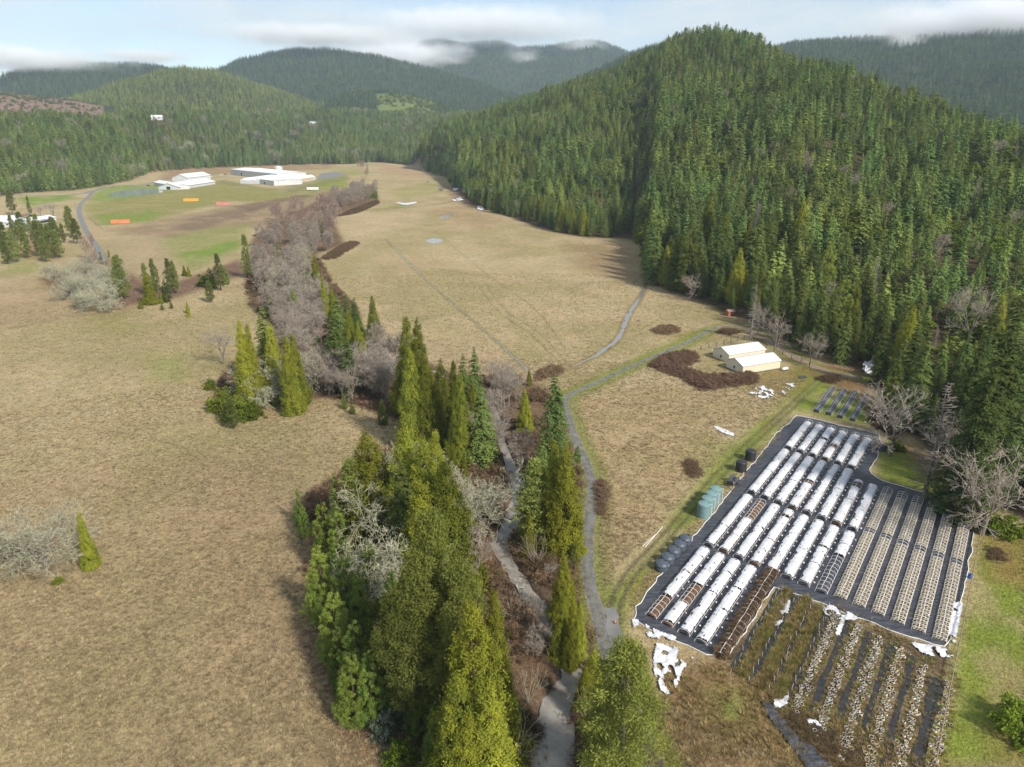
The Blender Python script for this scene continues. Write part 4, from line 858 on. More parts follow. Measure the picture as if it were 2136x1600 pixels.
# ------------------------------------------------------------------ trees along the creek and on the pasture, by the place of the tip
T = tree_top
for k, px, py, h, w, lab in [
    # lower grove
    ('cedar', 766, 892, 25, 1.55, 'yellow green cedar beside the open field at the upper left of the near grove'),
    ('cedar', 843, 882, 27, 1.3, 'tall yellow green cedar standing right of the broad left cedar in the near grove'),
    ('cedar', 905, 884, 27, .85, 'slim sharp topped yellow cedar at the back of the near grove'),
    ('cedar', 882, 903, 27, 1.1, 'light green feathery cedar between two yellow cedars in the near grove'),
    ('cedar', 925, 955, 25, 1.5, 'bright yellow green cedar on the right flank of the near grove'),
    ('cedar', 875, 985, 25, 1.3, 'broad yellow green cedar in the heart of the near grove'),
    ('fir', 838, 960, 24, 1.1, 'green fir behind the pale bare oaks of the near grove'),
    ('olive', 893, 1062, 31, .86, 'largest olive green pine in the middle of the near grove'),
    ('olive', 872, 1170, 25, .95, 'dense olive green pine directly in front of the largest pine of the near grove'),
    ('olive', 955, 1170, 26, .9, 'olive pine leaning over the brambles beside the creek in the near grove'),
    ('olive', 845, 1215, 22, 1.15, 'rounded olive pine with grey twigs low in the near grove'),
    ('cedar', 985, 1240, 26, 1.12, 'brightest golden cedar, tallest spire at the lower end of the near grove'),
    ('cedar', 1030, 1222, 21, .8, 'narrow yellow cedar just behind the golden spire'),
    ('cedar', 1018, 1425, 19, 1.3, 'golden cedar at the bottom edge beside the pale bare bush'),
    ('cedar', 955, 1395, 20, 1.15, 'yellow green cedar tucked left of the golden spire'),
    ('cedar', 975, 1480, 16, 1.3, 'bushy cedar cut by the bottom edge in front of the golden spire'),
    ('young', 617, 1012, 9, .62, 'small slim conifer alone at the outer left tip of the near grove'),
    ('young', 628, 1045, 8, .9, 'small conifer at the foot of the slim one on the grove tip'),
    ('fir', 695, 985, 17, .9, 'dark conifer behind the young pines on the left of the near grove'),
    ('pine', 728, 955, 20, 1.1, 'mid green pine left of the broad cedar on the near grove edge'),
    ('young', 668, 1032, 15, .95, 'young pine in the second rank at the left edge of the near grove'),
    ('young', 700, 1048, 15, .9, 'young pine with pale tips beside the dark conifer'),
    ('young', 660, 1128, 15, 1.05, 'bluish young pine overlooking the field halfway down the grove'),
    ('young', 713, 1145, 15, 1.0, 'bushy young pine right of the bluish one halfway down the grove'),
    ('young', 766, 1120, 15, .9, 'dark young pine in the shade near the bare oaks'),
    ('young', 745, 1180, 14, .9, 'young pine in the shaded inner row of the near grove'),
    ('young', 690, 1215, 14, 1.05, 'young pine on the grove edge above the pair of bright pines'),
    ('young', 735, 1285, 14, 1.1, 'bright young pine behind the front pair at the grove corner'),
    ('young', 700, 1295, 12, .8, 'narrow yellow green young pine on the outer lower edge of the grove'),
    ('young', 728, 1350, 12, 1.1, 'left one of the two bright pines at the lower corner of the grove'),
    ('young', 765, 1352, 12, 1.05, 'right one of the two bright pines at the lower corner of the grove'),
    ('young', 800, 1320, 12, .9, 'green young pine shaded behind the two bright corner pines'),
    ('young', 835, 1300, 12, .9, 'shaded pine between the corner pines and the big olive pine'),
    ('young', 780, 1235, 14, .9, 'dark green pine deep in the left half of the near grove'),
    ('young', 815, 1180, 15, .9, 'shaded conifer next to the lower bare oak'),
    ('young', 870, 1400, 11, .9, 'small dark conifer below the rounded olive pine'),
    ('young', 905, 1460, 10, .95, 'small green conifer left of the lower golden cedars'),
    ('young', 785, 1440, 4, 1.0, 'tiny yellow green conifer at the foot of the bright corner pines'),
    ('shrub', 832, 1535, 4.5, 1.0, 'yellow green shrub standing on the field near the bottom edge'),
    ('shrub', 830, 1475, 3.0, 1.0, 'small round green shrub beside the grey shrub at the grove end'),
    ('greyshrub', 803, 1470, 5, .9, 'grey green round shrub at the lower left end of the near grove'),
    ('greyshrub', 835, 1435, 5, .9, 'grey green shrub in the shadow above the round one'),
    ('greyshrub', 815, 1362, 6, .9, 'grey leaved shrub beside the two bright corner pines'),
    ('greyshrub', 815, 1395, 5, .9, 'grey leaved shrub below another one beside the corner pines'),
    ('shrub', 850, 1350, 5, 1.0, 'dark green shrub under the rounded olive pine'),
    ('shrub', 930, 1540, 5, 1.3, 'green shrub at the bottom edge left of the golden cedars'),
    ('oak', 800, 985, 17, 1.0, 'pale lichen covered bare oak, upper one inside the near grove'),
    ('oak', 795, 1085, 16, 1.0, 'pale bare oak with curling limbs, lower one inside the near grove'),
    ('oak', 855, 925, 15, .9, 'pale bare oak hidden between the tall cedars of the near grove'),
    ('oak', 1005, 985, 13, 1.2, 'broad pale bare oak hanging over the left bank of the creek'),
    ('oak', 965, 1010, 13, 1.0, 'grey bare oak behind the broad oak on the creek bank'),
    ('maple', 990, 1120, 11, 1.1, 'thin branched bare tree leaning over the creek bend'),
    ('palebush', 1075, 1505, 7, 1.2, 'pale leafless bush fanning out at the bottom edge by the creek'),
    ('palebush', 1105, 1395, 6, .7, 'white branched bare bush on the brambly creek bank'),
    ('barebush', 1140, 1290, 6, .9, 'silvery bare bush dipping into the creek'),
    ('palebush', 1205, 1318, 4, .9, 'straw coloured bare bush on the right bank of the creek'),
    ('barebush', 1035, 1345, 5, 1.2, 'pinkish grey bare bush among the brambles left of the creek'),
    ('barebush', 1070, 1230, 6, 1.0, 'pinkish bare bush on the inner bank of the creek'),
    ('barebush', 1120, 1120, 6, 1.0, 'grey bare bush on the strip between creek and lane'),
    ('willow', 1010, 1155, 5, 1.2, 'orange twigged willow bush left of the creek'),
    ('willow', 965, 1150, 5, 1.0, 'rusty willow bush under the creek side pine'),
    # right bank
    ('cedar', 1157, 907, 23, .75, 'golden cedar on the strip between creek and lane, left of a pair'),
    ('cedar', 1180, 918, 23, .95, 'golden cedar on the strip between creek and lane, right of a pair'),
    ('pine', 1118, 955, 18, 1.35, 'blue green rounded pine left of the pair of golden cedars'),
    ('cedar', 1104, 1068, 9, 1.1, 'small yellow cedar under the blue green pine'),
    ('cedar', 1155, 1072, 9, .95, 'small yellow cedar under the pair of golden cedars'),
    ('fir', 1158, 780, 26, 1.0, 'dark blue green fir standing alone where the lane meets the creek'),
    ('fir', 1132, 902, 16, .9, 'dark conifer in front of the solitary blue green fir'),
    ('cedar', 1178, 1152, 13, 1.0, 'bright green columnar cedar, upper one of the row beside the lane'),
    ('cedar', 1174, 1222, 12, 1.1, 'bright green columnar cedar, second of the row beside the lane'),
    ('cedar', 1212, 1240, 11, .7, 'slim green cedar leaning at the lane edge'),
    ('cedar', 1192, 1262, 10, .85, 'short green cedar between the second column and the slim one'),
    ('young', 1205, 925, 5, 1.0, 'small round bright shrub like conifer where the lane bends'),
    ('young', 1200, 1128, 5, 1.1, 'small green conifer at the lane above the columnar row'),
    ('olive', 1312, 1340, 25, 1.12, 'large olive green pine at the bottom beside the tarped plot'),
    ('olive', 1275, 1430, 15, 1.1, 'smaller olive pine left of the large one at the bottom'),
    ('cedar', 1240, 1352, 8, 1.4, 'yellow topped cedar bush between the creek and the large bottom pine'),
    ('cedar', 1222, 1385, 8, 1.2, 'yellow green cedar bush on the creek bank by the bottom pine'),
    ('barebush', 1235, 1440, 6, 1.2, 'pinkish grey bare bush beside the bottom pine'),
    ('barebush', 1285, 1565, 4, 1.1, 'bare purple bush at the bottom edge below the large pine'),
    ('alder', 1085, 890, 12, 1.2, 'bare alder with white trunk beside the creek above the bend'),
    ('cedar', 1095, 806, 13, .95, 'yellow green cedar left of the solitary blue green fir'),
    ('cedar', 1078, 772, 6, 1.0, 'small yellow green cedar left of the bramble mound on the pasture edge'),
    ('cedar', 1104, 768, 5.5, 1.1, 'small round cedar touching the bramble mound on the pasture edge'),
    ('cedar', 945, 925, 9, .7, 'small bright cedar on the right edge of the near grove'),
    ('cedar', 968, 942, 10, .75, 'bright columnar cedar leaning above the broad creek oak'),
    # middle grove, right part
    ('cedar', 846, 650, 29, .95, 'yellow green cedar, left of the twin spires of the middle grove'),
    ('cedar', 869, 660, 30, .9, 'yellow green cedar, right of the twin spires of the middle grove'),
    ('cedar', 852, 718, 27, .95, 'green cedar in front of the twin spires at the field edge'),
    ('cedar', 884, 735, 25, .95, 'green cedar right below the twin spires'),
    ('cedar', 917, 745, 24, .95, 'green cedar in the row right of the twin spires'),
    ('cedar', 945, 748, 23, .85, 'slim green cedar in the middle grove beside the fir'),
    ('cedar', 958, 768, 24, .75, 'yellow edged cedar at the right of the cedar row in the middle grove'),
    ('fir', 965, 735, 22, .85, 'dark fir behind the cedar row of the middle grove'),
    ('fir', 988, 722, 23, .85, 'dark green fir on the pasture side of the middle grove'),
    ('fir', 1003, 805, 20, 1.25, 'broad grey green fir at the right end of the middle grove'),
    ('olive', 955, 850, 14, .9, 'grey green pine low in front of the cedar row'),
    ('cedar', 985, 790, 16, .9, 'green cedar squeezed between the broad fir and the cedar row'),
    ('young', 795, 828, 8, 1.0, 'small bright green conifer standing out on the left field edge'),
    ('young', 716, 818, 5, 1.0, 'small yellow green conifer at the foot of the bare alders'),
    ('young', 733, 832, 4.5, 1.0, 'small dark bush like conifer at the foot of the bare alders'),
    # middle grove, left part
    ('cedar', 497, 662, 26, .8, 'dark yellow green cedar at the left of the left clump'),
    ('cedar', 513, 668, 25, .7, 'slim golden cedar second from the left in the left clump'),
    ('fir', 543, 636, 27, 1.1, 'tall grey green fir in the middle of the left clump'),
    ('cedar', 560, 668, 24, .8, 'golden cedar right beside the tall fir of the left clump'),
    ('cedar', 594, 695, 23, .9, 'bright golden cedar at the right of the left clump'),
    ('cedar', 608, 688, 22, .85, 'narrow golden cedar behind the bright one at the right of the left clump'),
    ('oak', 558, 738, 14, 1.35, 'pale white limbed bare oak spreading in front of the left clump'),
    ('oak', 630, 735, 13, .8, 'pale bare oak right of the golden cedars of the left clump'),
    ('maple', 455, 680, 13, 1.15, 'grey round bare tree on the far left of the left clump'),
    ('madrone' if False else 'shrub', 455, 798, 8, 1.0, 'bright green broadleaf shrub at the left of the shrub patch'),
    ('shrub', 490, 815, 8, 1.1, 'bright green broadleaf shrub in the middle of the shrub patch'),
    ('pine', 478, 828, 9, 1.3, 'low pine at the lower tip of the shrub patch'),
    ('shrub', 520, 828, 6, 1.1, 'green shrub under the pale spreading oak'),
    ('greyshrub', 510, 815, 6, 1.1, 'grey leaved shrub between the pale oak and the shrub patch'),
    ('shrub', 435, 785, 4, 1.1, 'low green bush at the outer left of the shrub patch'),
    ('young', 468, 808, 10, .9, 'pointed young conifer rising from the shrub patch'),
    # middle grove, centre
    ('cedar', 655, 528, 21, .9, 'pointed green cedar at the upper end of the central firs'),
    ('young', 638, 555, 16, 1.1, 'bright green conifer left of the pointed cedar of the central firs'),
    ('cedar', 672, 575, 18, .8, 'narrow green cedar along the pasture side of the alder thicket'),
    ('cedar', 690, 590, 18, .8, 'narrow green cedar lowest on the pasture side of the alder thicket'),
    ('fir', 700, 612, 20, 1.1, 'dark green fir at the top of the central fir clump'),
    ('fir', 692, 655, 22, 1.35, 'broadest drooping fir in the central clump'),
    ('fir', 738, 618, 18, .9, 'dark fir on the right of the central fir clump'),
    ('cedar', 725, 640, 18, .9, 'green cedar inside the central fir clump'),
    ('cedar', 755, 690, 16, .8, 'yellow green cedar low on the right of the central fir clump'),
    ('cedar', 775, 612, 16, .95, 'yellow green cedar set apart on the pasture right of the central firs'),
    ('olive', 775, 655, 13, 1.0, 'grey green pine below the cedar set apart on the pasture'),
    ('young', 660, 695, 14, 1.1, 'bright green conifer at the lower left of the central fir clump'),
    ('fir', 720, 700, 18, 1.3, 'dark drooping fir at the bottom of the central clump'),
    ('cedar', 745, 665, 15, .7, 'slim golden cedar in the central fir clump'),
    ('pine', 507, 488, 23, .75, 'tall dark pine standing alone above the alder thicket'),
    # far left clump
    ('pine', 240, 530, 21, 1.25, 'dark broad pine at the left of the far left clump'), ('pine', 297, 548, 15, .95, 'slim pine second in the far left clump'), ('pine', 314, 538, 17, .9, 'slim dark pine third in the far left clump'),
    ('pine', 346, 538, 17, 1.0, 'green pine in the middle of the far left clump'), ('pine', 357, 542, 16, .9, 'dark pine close behind the middle pine of the far left clump'),
    ('cedar', 303, 565, 15, 1.25, 'yellow green cedar in front of the far left clump'), ('young', 340, 580, 11, 1.0, 'small green conifer below the middle pine of the far left clump'),
    ('cedar', 382, 552, 6, 1.2, 'left of two small round cedars on the green field'), ('cedar', 391, 553, 6, 1.1, 'right of two small round cedars on the green field'),
    ('cedar', 332, 605, 6, 1.1, 'small yellow cedar at the right foot of the far left clump'), ('cedar', 290, 620, 5, 1.2, 'small yellow bush cedar on the field below the far left clump'),
    ('cedar', 388, 625, 6, .8, 'tiny upright cedar alone on the tan field, upper of two'), ('cedar', 391, 640, 4.5, 1.0, 'tiny round cedar alone on the tan field, lower of two'), ('young', 355, 625, 4, .9, 'tiny dark conifer left of the two tiny cedars'),
    ('young', 336, 628, 4, 1.0, 'tiny yellow green conifer at the clump edge above the tan field'),
    ('pine', 450, 528, 18, .95, 'upright pine at the left of the small round grove below the dark pine'), ('young', 435, 555, 11, 1.4, 'bright rounded conifer left in the small round grove'),
    ('shrub', 425, 563, 8, 1.2, 'broad green bush in the small round grove'), ('pine', 433, 585, 10, 1.4, 'rounded pine standing forward on the field from the small round grove'), ('young', 467, 548, 11, .8, 'pointed conifer at the right of the small round grove'),
    ('oak', 175, 572, 13, 1.2, 'pale lichen oak in the middle of the far left thicket'), ('oak', 205, 590, 12, 1.3, 'pale lichen oak at the field edge of the far left thicket'), ('oak', 140, 575, 11, 1.1, 'pale oak at the left of the far left thicket'),
    ('oak', 165, 600, 9, 1.2, 'low pale oak in front of the far left thicket'), ('willow', 105, 575, 7, 1.3, 'reddish bare willow left of the pale oaks'), ('maple', 195, 525, 12, .9, 'grey bare tree behind the pale oaks at far left'),
    ('redalder', 185, 485, 16, .7, 'tall thin bare birch like tree beside the farm lane'), ('redalder', 170, 490, 14, .7, 'shorter thin bare tree beside the farm lane'), ('pine', 207, 525, 8, .9, 'small pine between the bare birch and the dark broad pine'),
    ('pine', 225, 520, 5, 1.0, 'tiny conifer on the brown field right of the bare birches'),
    # left edge farm pines
    ('pine', 18, 478, 19, 1.1, 'dark pine leftmost in the belt below the white sheds'), ('pine', 42, 468, 20, 1.0, 'dark pine second in the belt below the white sheds'), ('pine', 70, 458, 22, 1.1, 'tallest pine of the belt below the white sheds'),
    ('pine', 95, 465, 21, 1.1, 'dense pine right of the tallest in the belt below the sheds'), ('pine', 85, 492, 15, 1.2, 'low forward pine of the belt below the white sheds'), ('pine', 5, 500, 14, 1.2, 'pine cut by the left edge below the white sheds'),
    ('pine', 112, 478, 17, 1.1, 'pine at the right end of the belt below the white sheds'), ('pine', 138, 428, 22, 1.2, 'broad dull pine right of the white sheds'), ('olive', 152, 455, 17, 1.1, 'brownish pine beside the lane right of the white sheds'),
    ('olive', 15, 395, 22, 1.0, 'tall thin crowned pine at the left edge behind the sheds'), ('pine', 55, 408, 17, .7, 'slim dark pine behind the white sheds'), ('maple', 105, 420, 13, 1.5, 'grey bare tree behind the white sheds'), ('maple', 80, 428, 10, 1.3, 'small bare tree close behind the white sheds'),
    # alone in the field
    ('oak', 68, 1062, 12, 1.35, 'pale lichen bare oak spreading alone in the left field'), ('cedar', 162, 1062, 12, .75, 'bright green leaning looking cedar right beside the lone field oak'), ('shrub', 118, 1200, 1.6, 1.3, 'tiny green bush below the lone field oak'),
    # far oaks by the farm
    ('oak', 262, 352, 15, 1.6, 'grey bare oak left of the farm pond road'), ('oak', 285, 348, 14, 1.5, 'grey bare oak right of its twin by the farm pond road'), ('oak', 370, 332, 16, 1.6, 'pale bare oak behind the white barn'), ('oak', 395, 330, 16, 1.5, 'pale bare oak right of the one behind the white barn'), ('oak', 425, 332, 15, 1.5, 'pale bare oak between the barn and the long white building'),
    ('oak', 130, 365, 14, 1.4, 'pale bare oak at the wood edge above the farm road'), ('oak', 40, 372, 14, 1.4, 'grey bare oak at the left wood edge'),
    ('shrub', 773, 385, 14, 1.0, 'dark round evergreen at the upper end of the alder thicket'), ('pine', 785, 405, 8, 1.1, 'small green tree beside the round evergreen at the alder thicket end'),
    ('maple', 1448, 572, 12, 1.2, 'grey bare tree at the forest edge above the pasture ditch'), ('maple', 1588, 635, 12, .9, 'grey bare tree in front of the firs by the red hut'), ('maple', 1625, 655, 14, .9, 'bare tree by the dirt road behind the sheds'), ('maple', 1700, 695, 11, 1.1, 'grey bare tree beside the dirt road bend'),
    ('snag', 1580, 588, 22, 1.1, 'dead grey conifer in front of the dark firs'), ('maple', 1885, 805, 18, 1.3, 'grey leafless tree with a dark trunk right of the small hoop rows'), ('snag', 1985, 790, 27, 1.35, 'tall grey leafless conifer right of the tunnels'),
    ('maple', 2010, 880, 16, 1.2, 'tan leafless tree below the tall grey leafless conifer'), ('maple', 2095, 930, 19, 1.4, 'large grey leafless tree at the right edge above the plot corner'), ('maple', 2060, 985, 12, 1.2, 'pale leafless tree at the plot corner by the right edge'),
    ('maple', 2035, 640, 20, .9, 'grey leafless tree among the firs near the right edge'), ('fir', 2088, 720, 37, .95, 'giant dark fir at the right edge above the plot'), ('fir', 2128, 640, 40, .95, 'giant fir cut by the right edge'), ('fir', 2062, 790, 29, 1.1, 'mossy dark conifer left of the giant fir'),
    ('shrub', 2150, 1450, 6, 1.3, 'dark shrub cut by the right edge on the green field'), ('shrub', 1945, 858, 3.5, 1.0, 'bright green bush under the grey leafless conifer'), ('shrub', 2105, 1065, 5, 1.5, 'dark green bush at the right edge beside the plot'), ('shrub', 1875, 915, 3, 1.3, 'low green bush behind the far end of the tunnels'),
    ('shrub', 1995, 985, 4, 1.8, 'dark low bush under the giant fir')]:
    T(k, px, py, h, lab, None, w)
def thicket(kind, pts, n, h0, h1, label, group, w=1.1):
    P = GL(pts); lo, hi = P.min(0), P.max(0); got = []
    while len(got) < n:
        q = rng.uniform(lo, hi, (60, 2)); q = q[inside(q[:, 0], q[:, 1], P)]
        for p_ in q:
            if len(got) < n and all(np.hypot(*(p_ - o)) > 1.8 for o in got): got.append(p_)
    for p_ in got: tree(kind, float(p_[0]), float(p_[1]), float(rng.uniform(h0, h1)), label, group, w * rng.uniform(.85, 1.2))
thicket('alder', [(530, 520), (600, 500), (690, 520), (660, 560), (690, 620), (640, 650), (560, 620), (520, 570)], 38, 11, 17, 'grey leafless alder in the thicket left of the narrow cedars', 'alders in the middle thicket')
thicket('oak', [(560, 560), (640, 560), (650, 660), (600, 660), (550, 610)], 10, 10, 14, 'pale lichened bare tree among the grey alders of the middle thicket', 'pale trees in the middle thicket')
thicket('alder', [(600, 640), (680, 620), (680, 740), (640, 740)], 18, 9, 14, 'grey leafless alder left of the central firs', 'alders left of the central firs')
thicket('redalder', [(580, 450), (690, 430), (710, 480), (690, 515), (600, 520), (570, 480)], 24, 12, 19, 'pinkish leafless alder at the far end of the thicket below the greenhouses', 'pinkish alders of the far thicket')
thicket('alder', [(600, 490), (700, 470), (720, 520), (640, 525)], 10, 11, 16, 'grey leafless alder on the pasture side of the far thicket', 'grey alders of the far thicket')
thicket('alder', [(690, 420), (740, 400), (790, 405), (770, 425), (700, 445)], 22, 12, 19, 'white trunked leafless alder at the upper end of the creek trees', 'white trunked alders at the upper end')
thicket('maple', [(640, 790), (800, 800), (825, 840), (780, 850), (680, 828)], 26, 9, 14, 'purple grey leafless tree between the left clump and the cedar row', 'purple grey trees of the middle grove')
thicket('alder', [(640, 800), (690, 800), (690, 835), (640, 830)], 5, 9, 12, 'white stemmed bare alder right of the golden cedars of the left clump', 'white stemmed alders by the left clump')
thicket('alder', [(780, 760), (830, 750), (835, 830), (790, 820)], 6, 11, 16, 'white trunked bare alder left of the green cedar row', 'alders left of the cedar row')
thicket('maple', [(940, 900), (1040, 880), (1050, 960), (960, 960)], 15, 7, 12, 'pinkish bare tree filling the gap between near and middle groves', 'bare trees between the groves')
thicket('maple', [(1020, 800), (1080, 800), (1080, 870), (1040, 850)], 7, 7, 11, 'tan bare tree right of the broad grey green fir', 'bare trees right of the broad fir')
thicket('redalder', [(740, 352), (765, 352), (775, 375), (750, 372)], 7, 11, 17, 'pinkish leafless tree beyond the gravel lot by the far pasture', 'bare trees beyond the gravel lot')
thicket('maple', [(1110, 1130), (1150, 1130), (1170, 1260), (1140, 1240)], 3, 3, 5, 'bare purple grey bush on the strip between creek and columnar cedars', 'bushes between creek and columnar cedars')
thicket('maple', [(1085, 1250), (1130, 1300), (1120, 1400), (1080, 1380)], 4, 3, 5, 'purple grey bare bush in the brambles left of the creek', 'bushes in the brambles left of the creek')
thicket('maple', [(560, 660), (640, 650), (660, 740), (600, 780), (590, 700)], 18, 9, 14, 'grey leafless tree between the left clump and the central firs', 'bare trees between left clump and central firs')
thicket('alder', [(515, 590), (600, 580), (640, 670), (570, 680), (525, 640)], 22, 9, 14, 'grey leafless alder on the field side of the middle thicket', 'alders on the field side of the middle thicket')
for px, py, h in ((575, 505, 13), (640, 470, 14), (545, 560, 11), (610, 600, 14), (665, 455, 12), (705, 405, 12), (560, 610, 11)): T('young', px, py, h, 'green conifer standing among the grey leafless trees of the creek belt', 'green conifers among the bare trees', 1.1)
thicket('pine', [(-20, 505), (60, 488), (150, 500), (140, 530), (-20, 535)], 17, 13, 20, 'dark pine crowded in the belt below the white sheds', 'pines of the belt below the white sheds', 1.15)
thicket('fir', [(680, 700), (745, 690), (765, 745), (690, 750)], 7, 11, 17, 'dark green fir packed into the lower part of the central fir clump', 'firs of the central clump', 1.1)
thicket('oak', [(90, 600), (160, 560), (240, 590), (235, 625), (150, 620)], 9, 7, 11, 'pale lichened small oak of the far left thicket', 'pale oaks of the far left thicket', 1.4)

# ------------------------------------------------------------------ brambles and undergrowth
BR = [tuft_geo(200 + s, np.stack([rng.normal(0, .32, 26), rng.normal(0, .32, 26), rng.uniform(.05, .75, 26)], -1), .16 + .1 * rng.random(26), 16, .26, .035, .4) for s in range(3)]
br_me = [mesh_np('bramble_source', *b[:2], M['bramble'], tint=b[2]) for b in BR]
def in_poly_pts(pts, sp):
    P = np.asarray(pts); lo, hi = P.min(0), P.max(0); X, Y = np.meshgrid(np.arange(lo[0], hi[0], sp), np.arange(lo[1], hi[1], sp))
    X = (X + rng.uniform(-.5, .5, X.shape) * sp).ravel(); Y = (Y + rng.uniform(-.5, .5, Y.shape) * sp).ravel(); k = inside(X, Y, P); return X[k], Y[k]
X, Y = in_poly_pts(GL(RIP), 1.25); k = (d_line(X, Y, CREEK) > 2.4) & (d_line(X, Y, ROAD) > 2.6) & ((fbm(X / 7, Y / 7, 5, 3) > .42)) & (Y < 420); X, Y = X[k], Y[k]; n = len(X)
s = rng.uniform(1.0, 2.3, n); un_src = br_me + [mesh_np('bramble_source', *shrub_geo(210, 40, 14, .8, .12), M['bramble']) if False else joined(*shrub_geo(210, 40, 14, .8, .12), M['madrone'], trunk_geo(.02, .3, n=4), M['bark'])]
scatter('undergrowth', np.stack([X, Y, hgt(X, Y) - .1], -1), np.stack([s * 1.2, s * 1.2, s * rng.uniform(.7, 1.3, n)], -1), un_src, pick(n, [1, 1, 1, .16]), 'reddish brown brambles and brush covering the creek banks under the trees', 'undergrowth', .15)
def bramble(label, pts, h, sp=1.15):
    X, Y = in_poly_pts(smooth_line(list(GL(pts)) + [G(*pts[0])], 4), sp); V = []; F = []; Tn = []; o = 0; P = smooth_line(list(GL(pts)) + [G(*pts[0])], 4)
    for x, y in zip(X, Y):
        v, f, t = BR[rng.integers(3)]; e = min(1, .35 + float(d_line(np.array([x]), np.array([y]), P)[0]) / 2.5); s = rng.uniform(1.3, 1.9); q = rng.random() * 6.28; c, n = math.cos(q), math.sin(q)
        V.append(np.stack([(v[:, 0] * c - v[:, 1] * n) * s + x, (v[:, 0] * n + v[:, 1] * c) * s + y, v[:, 2] * h * e * rng.uniform(.8, 1.3) + hz(x, y) - .05], -1)); F.append(f + o); o += len(v); Tn.append(np.clip(t * .7 + rng.random() * .3, 0, 1))
    return tag(put('bramble_thicket', mesh_np('bramble_thicket', np.concatenate(V), np.concatenate(F), M['bramble'], tint=np.concatenate(Tn))), label, 'bramble')
bramble('L shaped dark brown bramble thicket in front of the cream sheds', [(1350, 765), (1390, 740), (1450, 738), (1455, 755), (1430, 768), (1480, 785), (1570, 780), (1575, 800), (1520, 808), (1460, 815), (1420, 790)], 2.0)
bramble('oval brown bramble patch on the pasture right of the ditch', [(1357, 690), (1375, 682), (1400, 681), (1420, 688), (1400, 697), (1370, 697)], 1.6)
bramble('small bramble patch inside the lane bend above the sheds', [(1495, 691), (1515, 687), (1545, 693), (1525, 699), (1500, 697)], 1.5)
bramble('bramble mound at the near edge of the pasture by the small cedars', [(1118, 778), (1150, 765), (1178, 772), (1150, 790), (1120, 795)], 1.8)
bramble('dark bramble tongue on the pasture below the far alder thicket', [(690, 525), (720, 508), (750, 507), (735, 520), (700, 540), (670, 540)], 1.8, 1.6)
bramble('dark bramble patch on the field left of the far alder thicket', [(527, 492), (560, 483), (580, 492), (550, 498)], 1.5, 1.6)
bramble('brown brush bank at the foot of the white trunked alders', [(720, 442), (780, 420), (790, 425), (745, 445), (700, 452)], 1.5, 1.8)
bramble('dark bramble strip along the lane right of the creek bend', [(1243, 1010), (1256, 1000), (1268, 1040), (1258, 1090), (1246, 1060)], 1.4, .9)
bramble('round dark bush on the green field right of the plot', [(2060, 1150), (2085, 1145), (2095, 1165), (2070, 1172)], 1.0, .8)
bramble('bramble bank beside the dark drain at the bottom right', [(1600, 1470), (1660, 1480), (1740, 1530), (1800, 1590), (1740, 1600), (1650, 1540)], .6, 1.1)
bramble('rough brown patch left of the grass track', [(1425, 965), (1445, 958), (1462, 985), (1448, 998), (1428, 985)], .8, .8)
bramble('bramble clump at the far corner of the four small hoop rows', [(1700, 790), (1735, 783), (1760, 792), (1730, 800)], 1.3, 1.0)
bramble('brushy bank right of the four small hoop rows', [(1805, 855), (1850, 850), (1880, 900), (1850, 905), (1820, 890)], 1.6, 1.2)

# ------------------------------------------------------------------ grass
GT = []
for s in range(4):
    g = np.random.default_rng(300 + s); n = 26; b = g.normal(0, .16, (n, 2)); d = unit(np.stack([b[:, 0] * 2.2 + g.normal(0, .25, n) + .25, b[:, 1] * 2.2 + g.normal(0, .25, n), np.full(n, .8)], -1)); ln = g.uniform(.45, 1, n)[:, None]
    sd = unit(np.cross(d, np.array([0, 0, 1.]))) * g.uniform(.02, .045, (n, 1)); p0 = np.concatenate([b, np.zeros((n, 1))], 1); tip = p0 + d * ln
    V = np.stack([p0 - sd, p0 + sd, tip + sd * .2, tip - sd * .2], 1).reshape(-1, 3); GT.append((V, np.arange(n * 4).reshape(n, 4), g.random(n)))
gt_me = [mesh_np('tuft_source', *b[:2], M['grass'], tint=b[2]) for b in GT]; wt_me = [mesh_np('weed_source', *b[:2], M['weeds'], tint=b[2]) for b in GT]
def field_points(n, r0, r1, a0, a1):
    a = rng.uniform(a0, a1, n); r = np.sqrt(rng.uniform(r0**2, r1**2, n)); return r * np.sin(a), r * np.cos(a)
PLOT = [plot(-1.2, -14), plot(-1.2, 103), plot(6.5, 100), plot(14.2, 72), plot(14.4, -16)]
X, Y = [], []
for n, r0, r1 in ((42000, 60, 130), (52000, 130, 230), (30000, 230, 380)):
    x, y = field_points(n, r0, r1, -.80, .80); X.append(x); Y.append(y)
X = np.concatenate(X); Y = np.concatenate(Y)
aa = np.arctan2(X, Y); k = (d_line(X, Y, ROAD) > 2.2) & (d_line(X, Y, TRACK) > 2.6) & ~inside(X, Y, GL(RIP)) & ~inside(X, Y, PLOT) & (np.hypot(X, Y) < knoll.foot(aa) - 1) & (fbm(X / 9., Y / 9., 12, 3) > .22)
k &= d_line(X, Y, DITCH[0]) > 1.4
for poly in ([(1480, 720), (1640, 725), (1650, 785), (1540, 800)], [(1810, 870), (2136, 1070), (2136, 1600), (1980, 1600)], [(1680, 790), (1840, 810), (1830, 900), (1650, 870)]): k &= ~inside(X, Y, GL(poly))
X, Y = X[k], Y[k]; s = rng.uniform(.26, .58, len(X)) * (.75 + .4 * fbm(X / 16, Y / 16, 14, 3))
scatter('grass', np.stack([X, Y, 0 * X - .01], -1), np.stack([s * 1.5, s * 1.5, s], -1), gt_me, pick(len(X), [1, 1, 1, 1]), 'tussocky dry straw coloured grass covering the pasture', 'grass', .1)
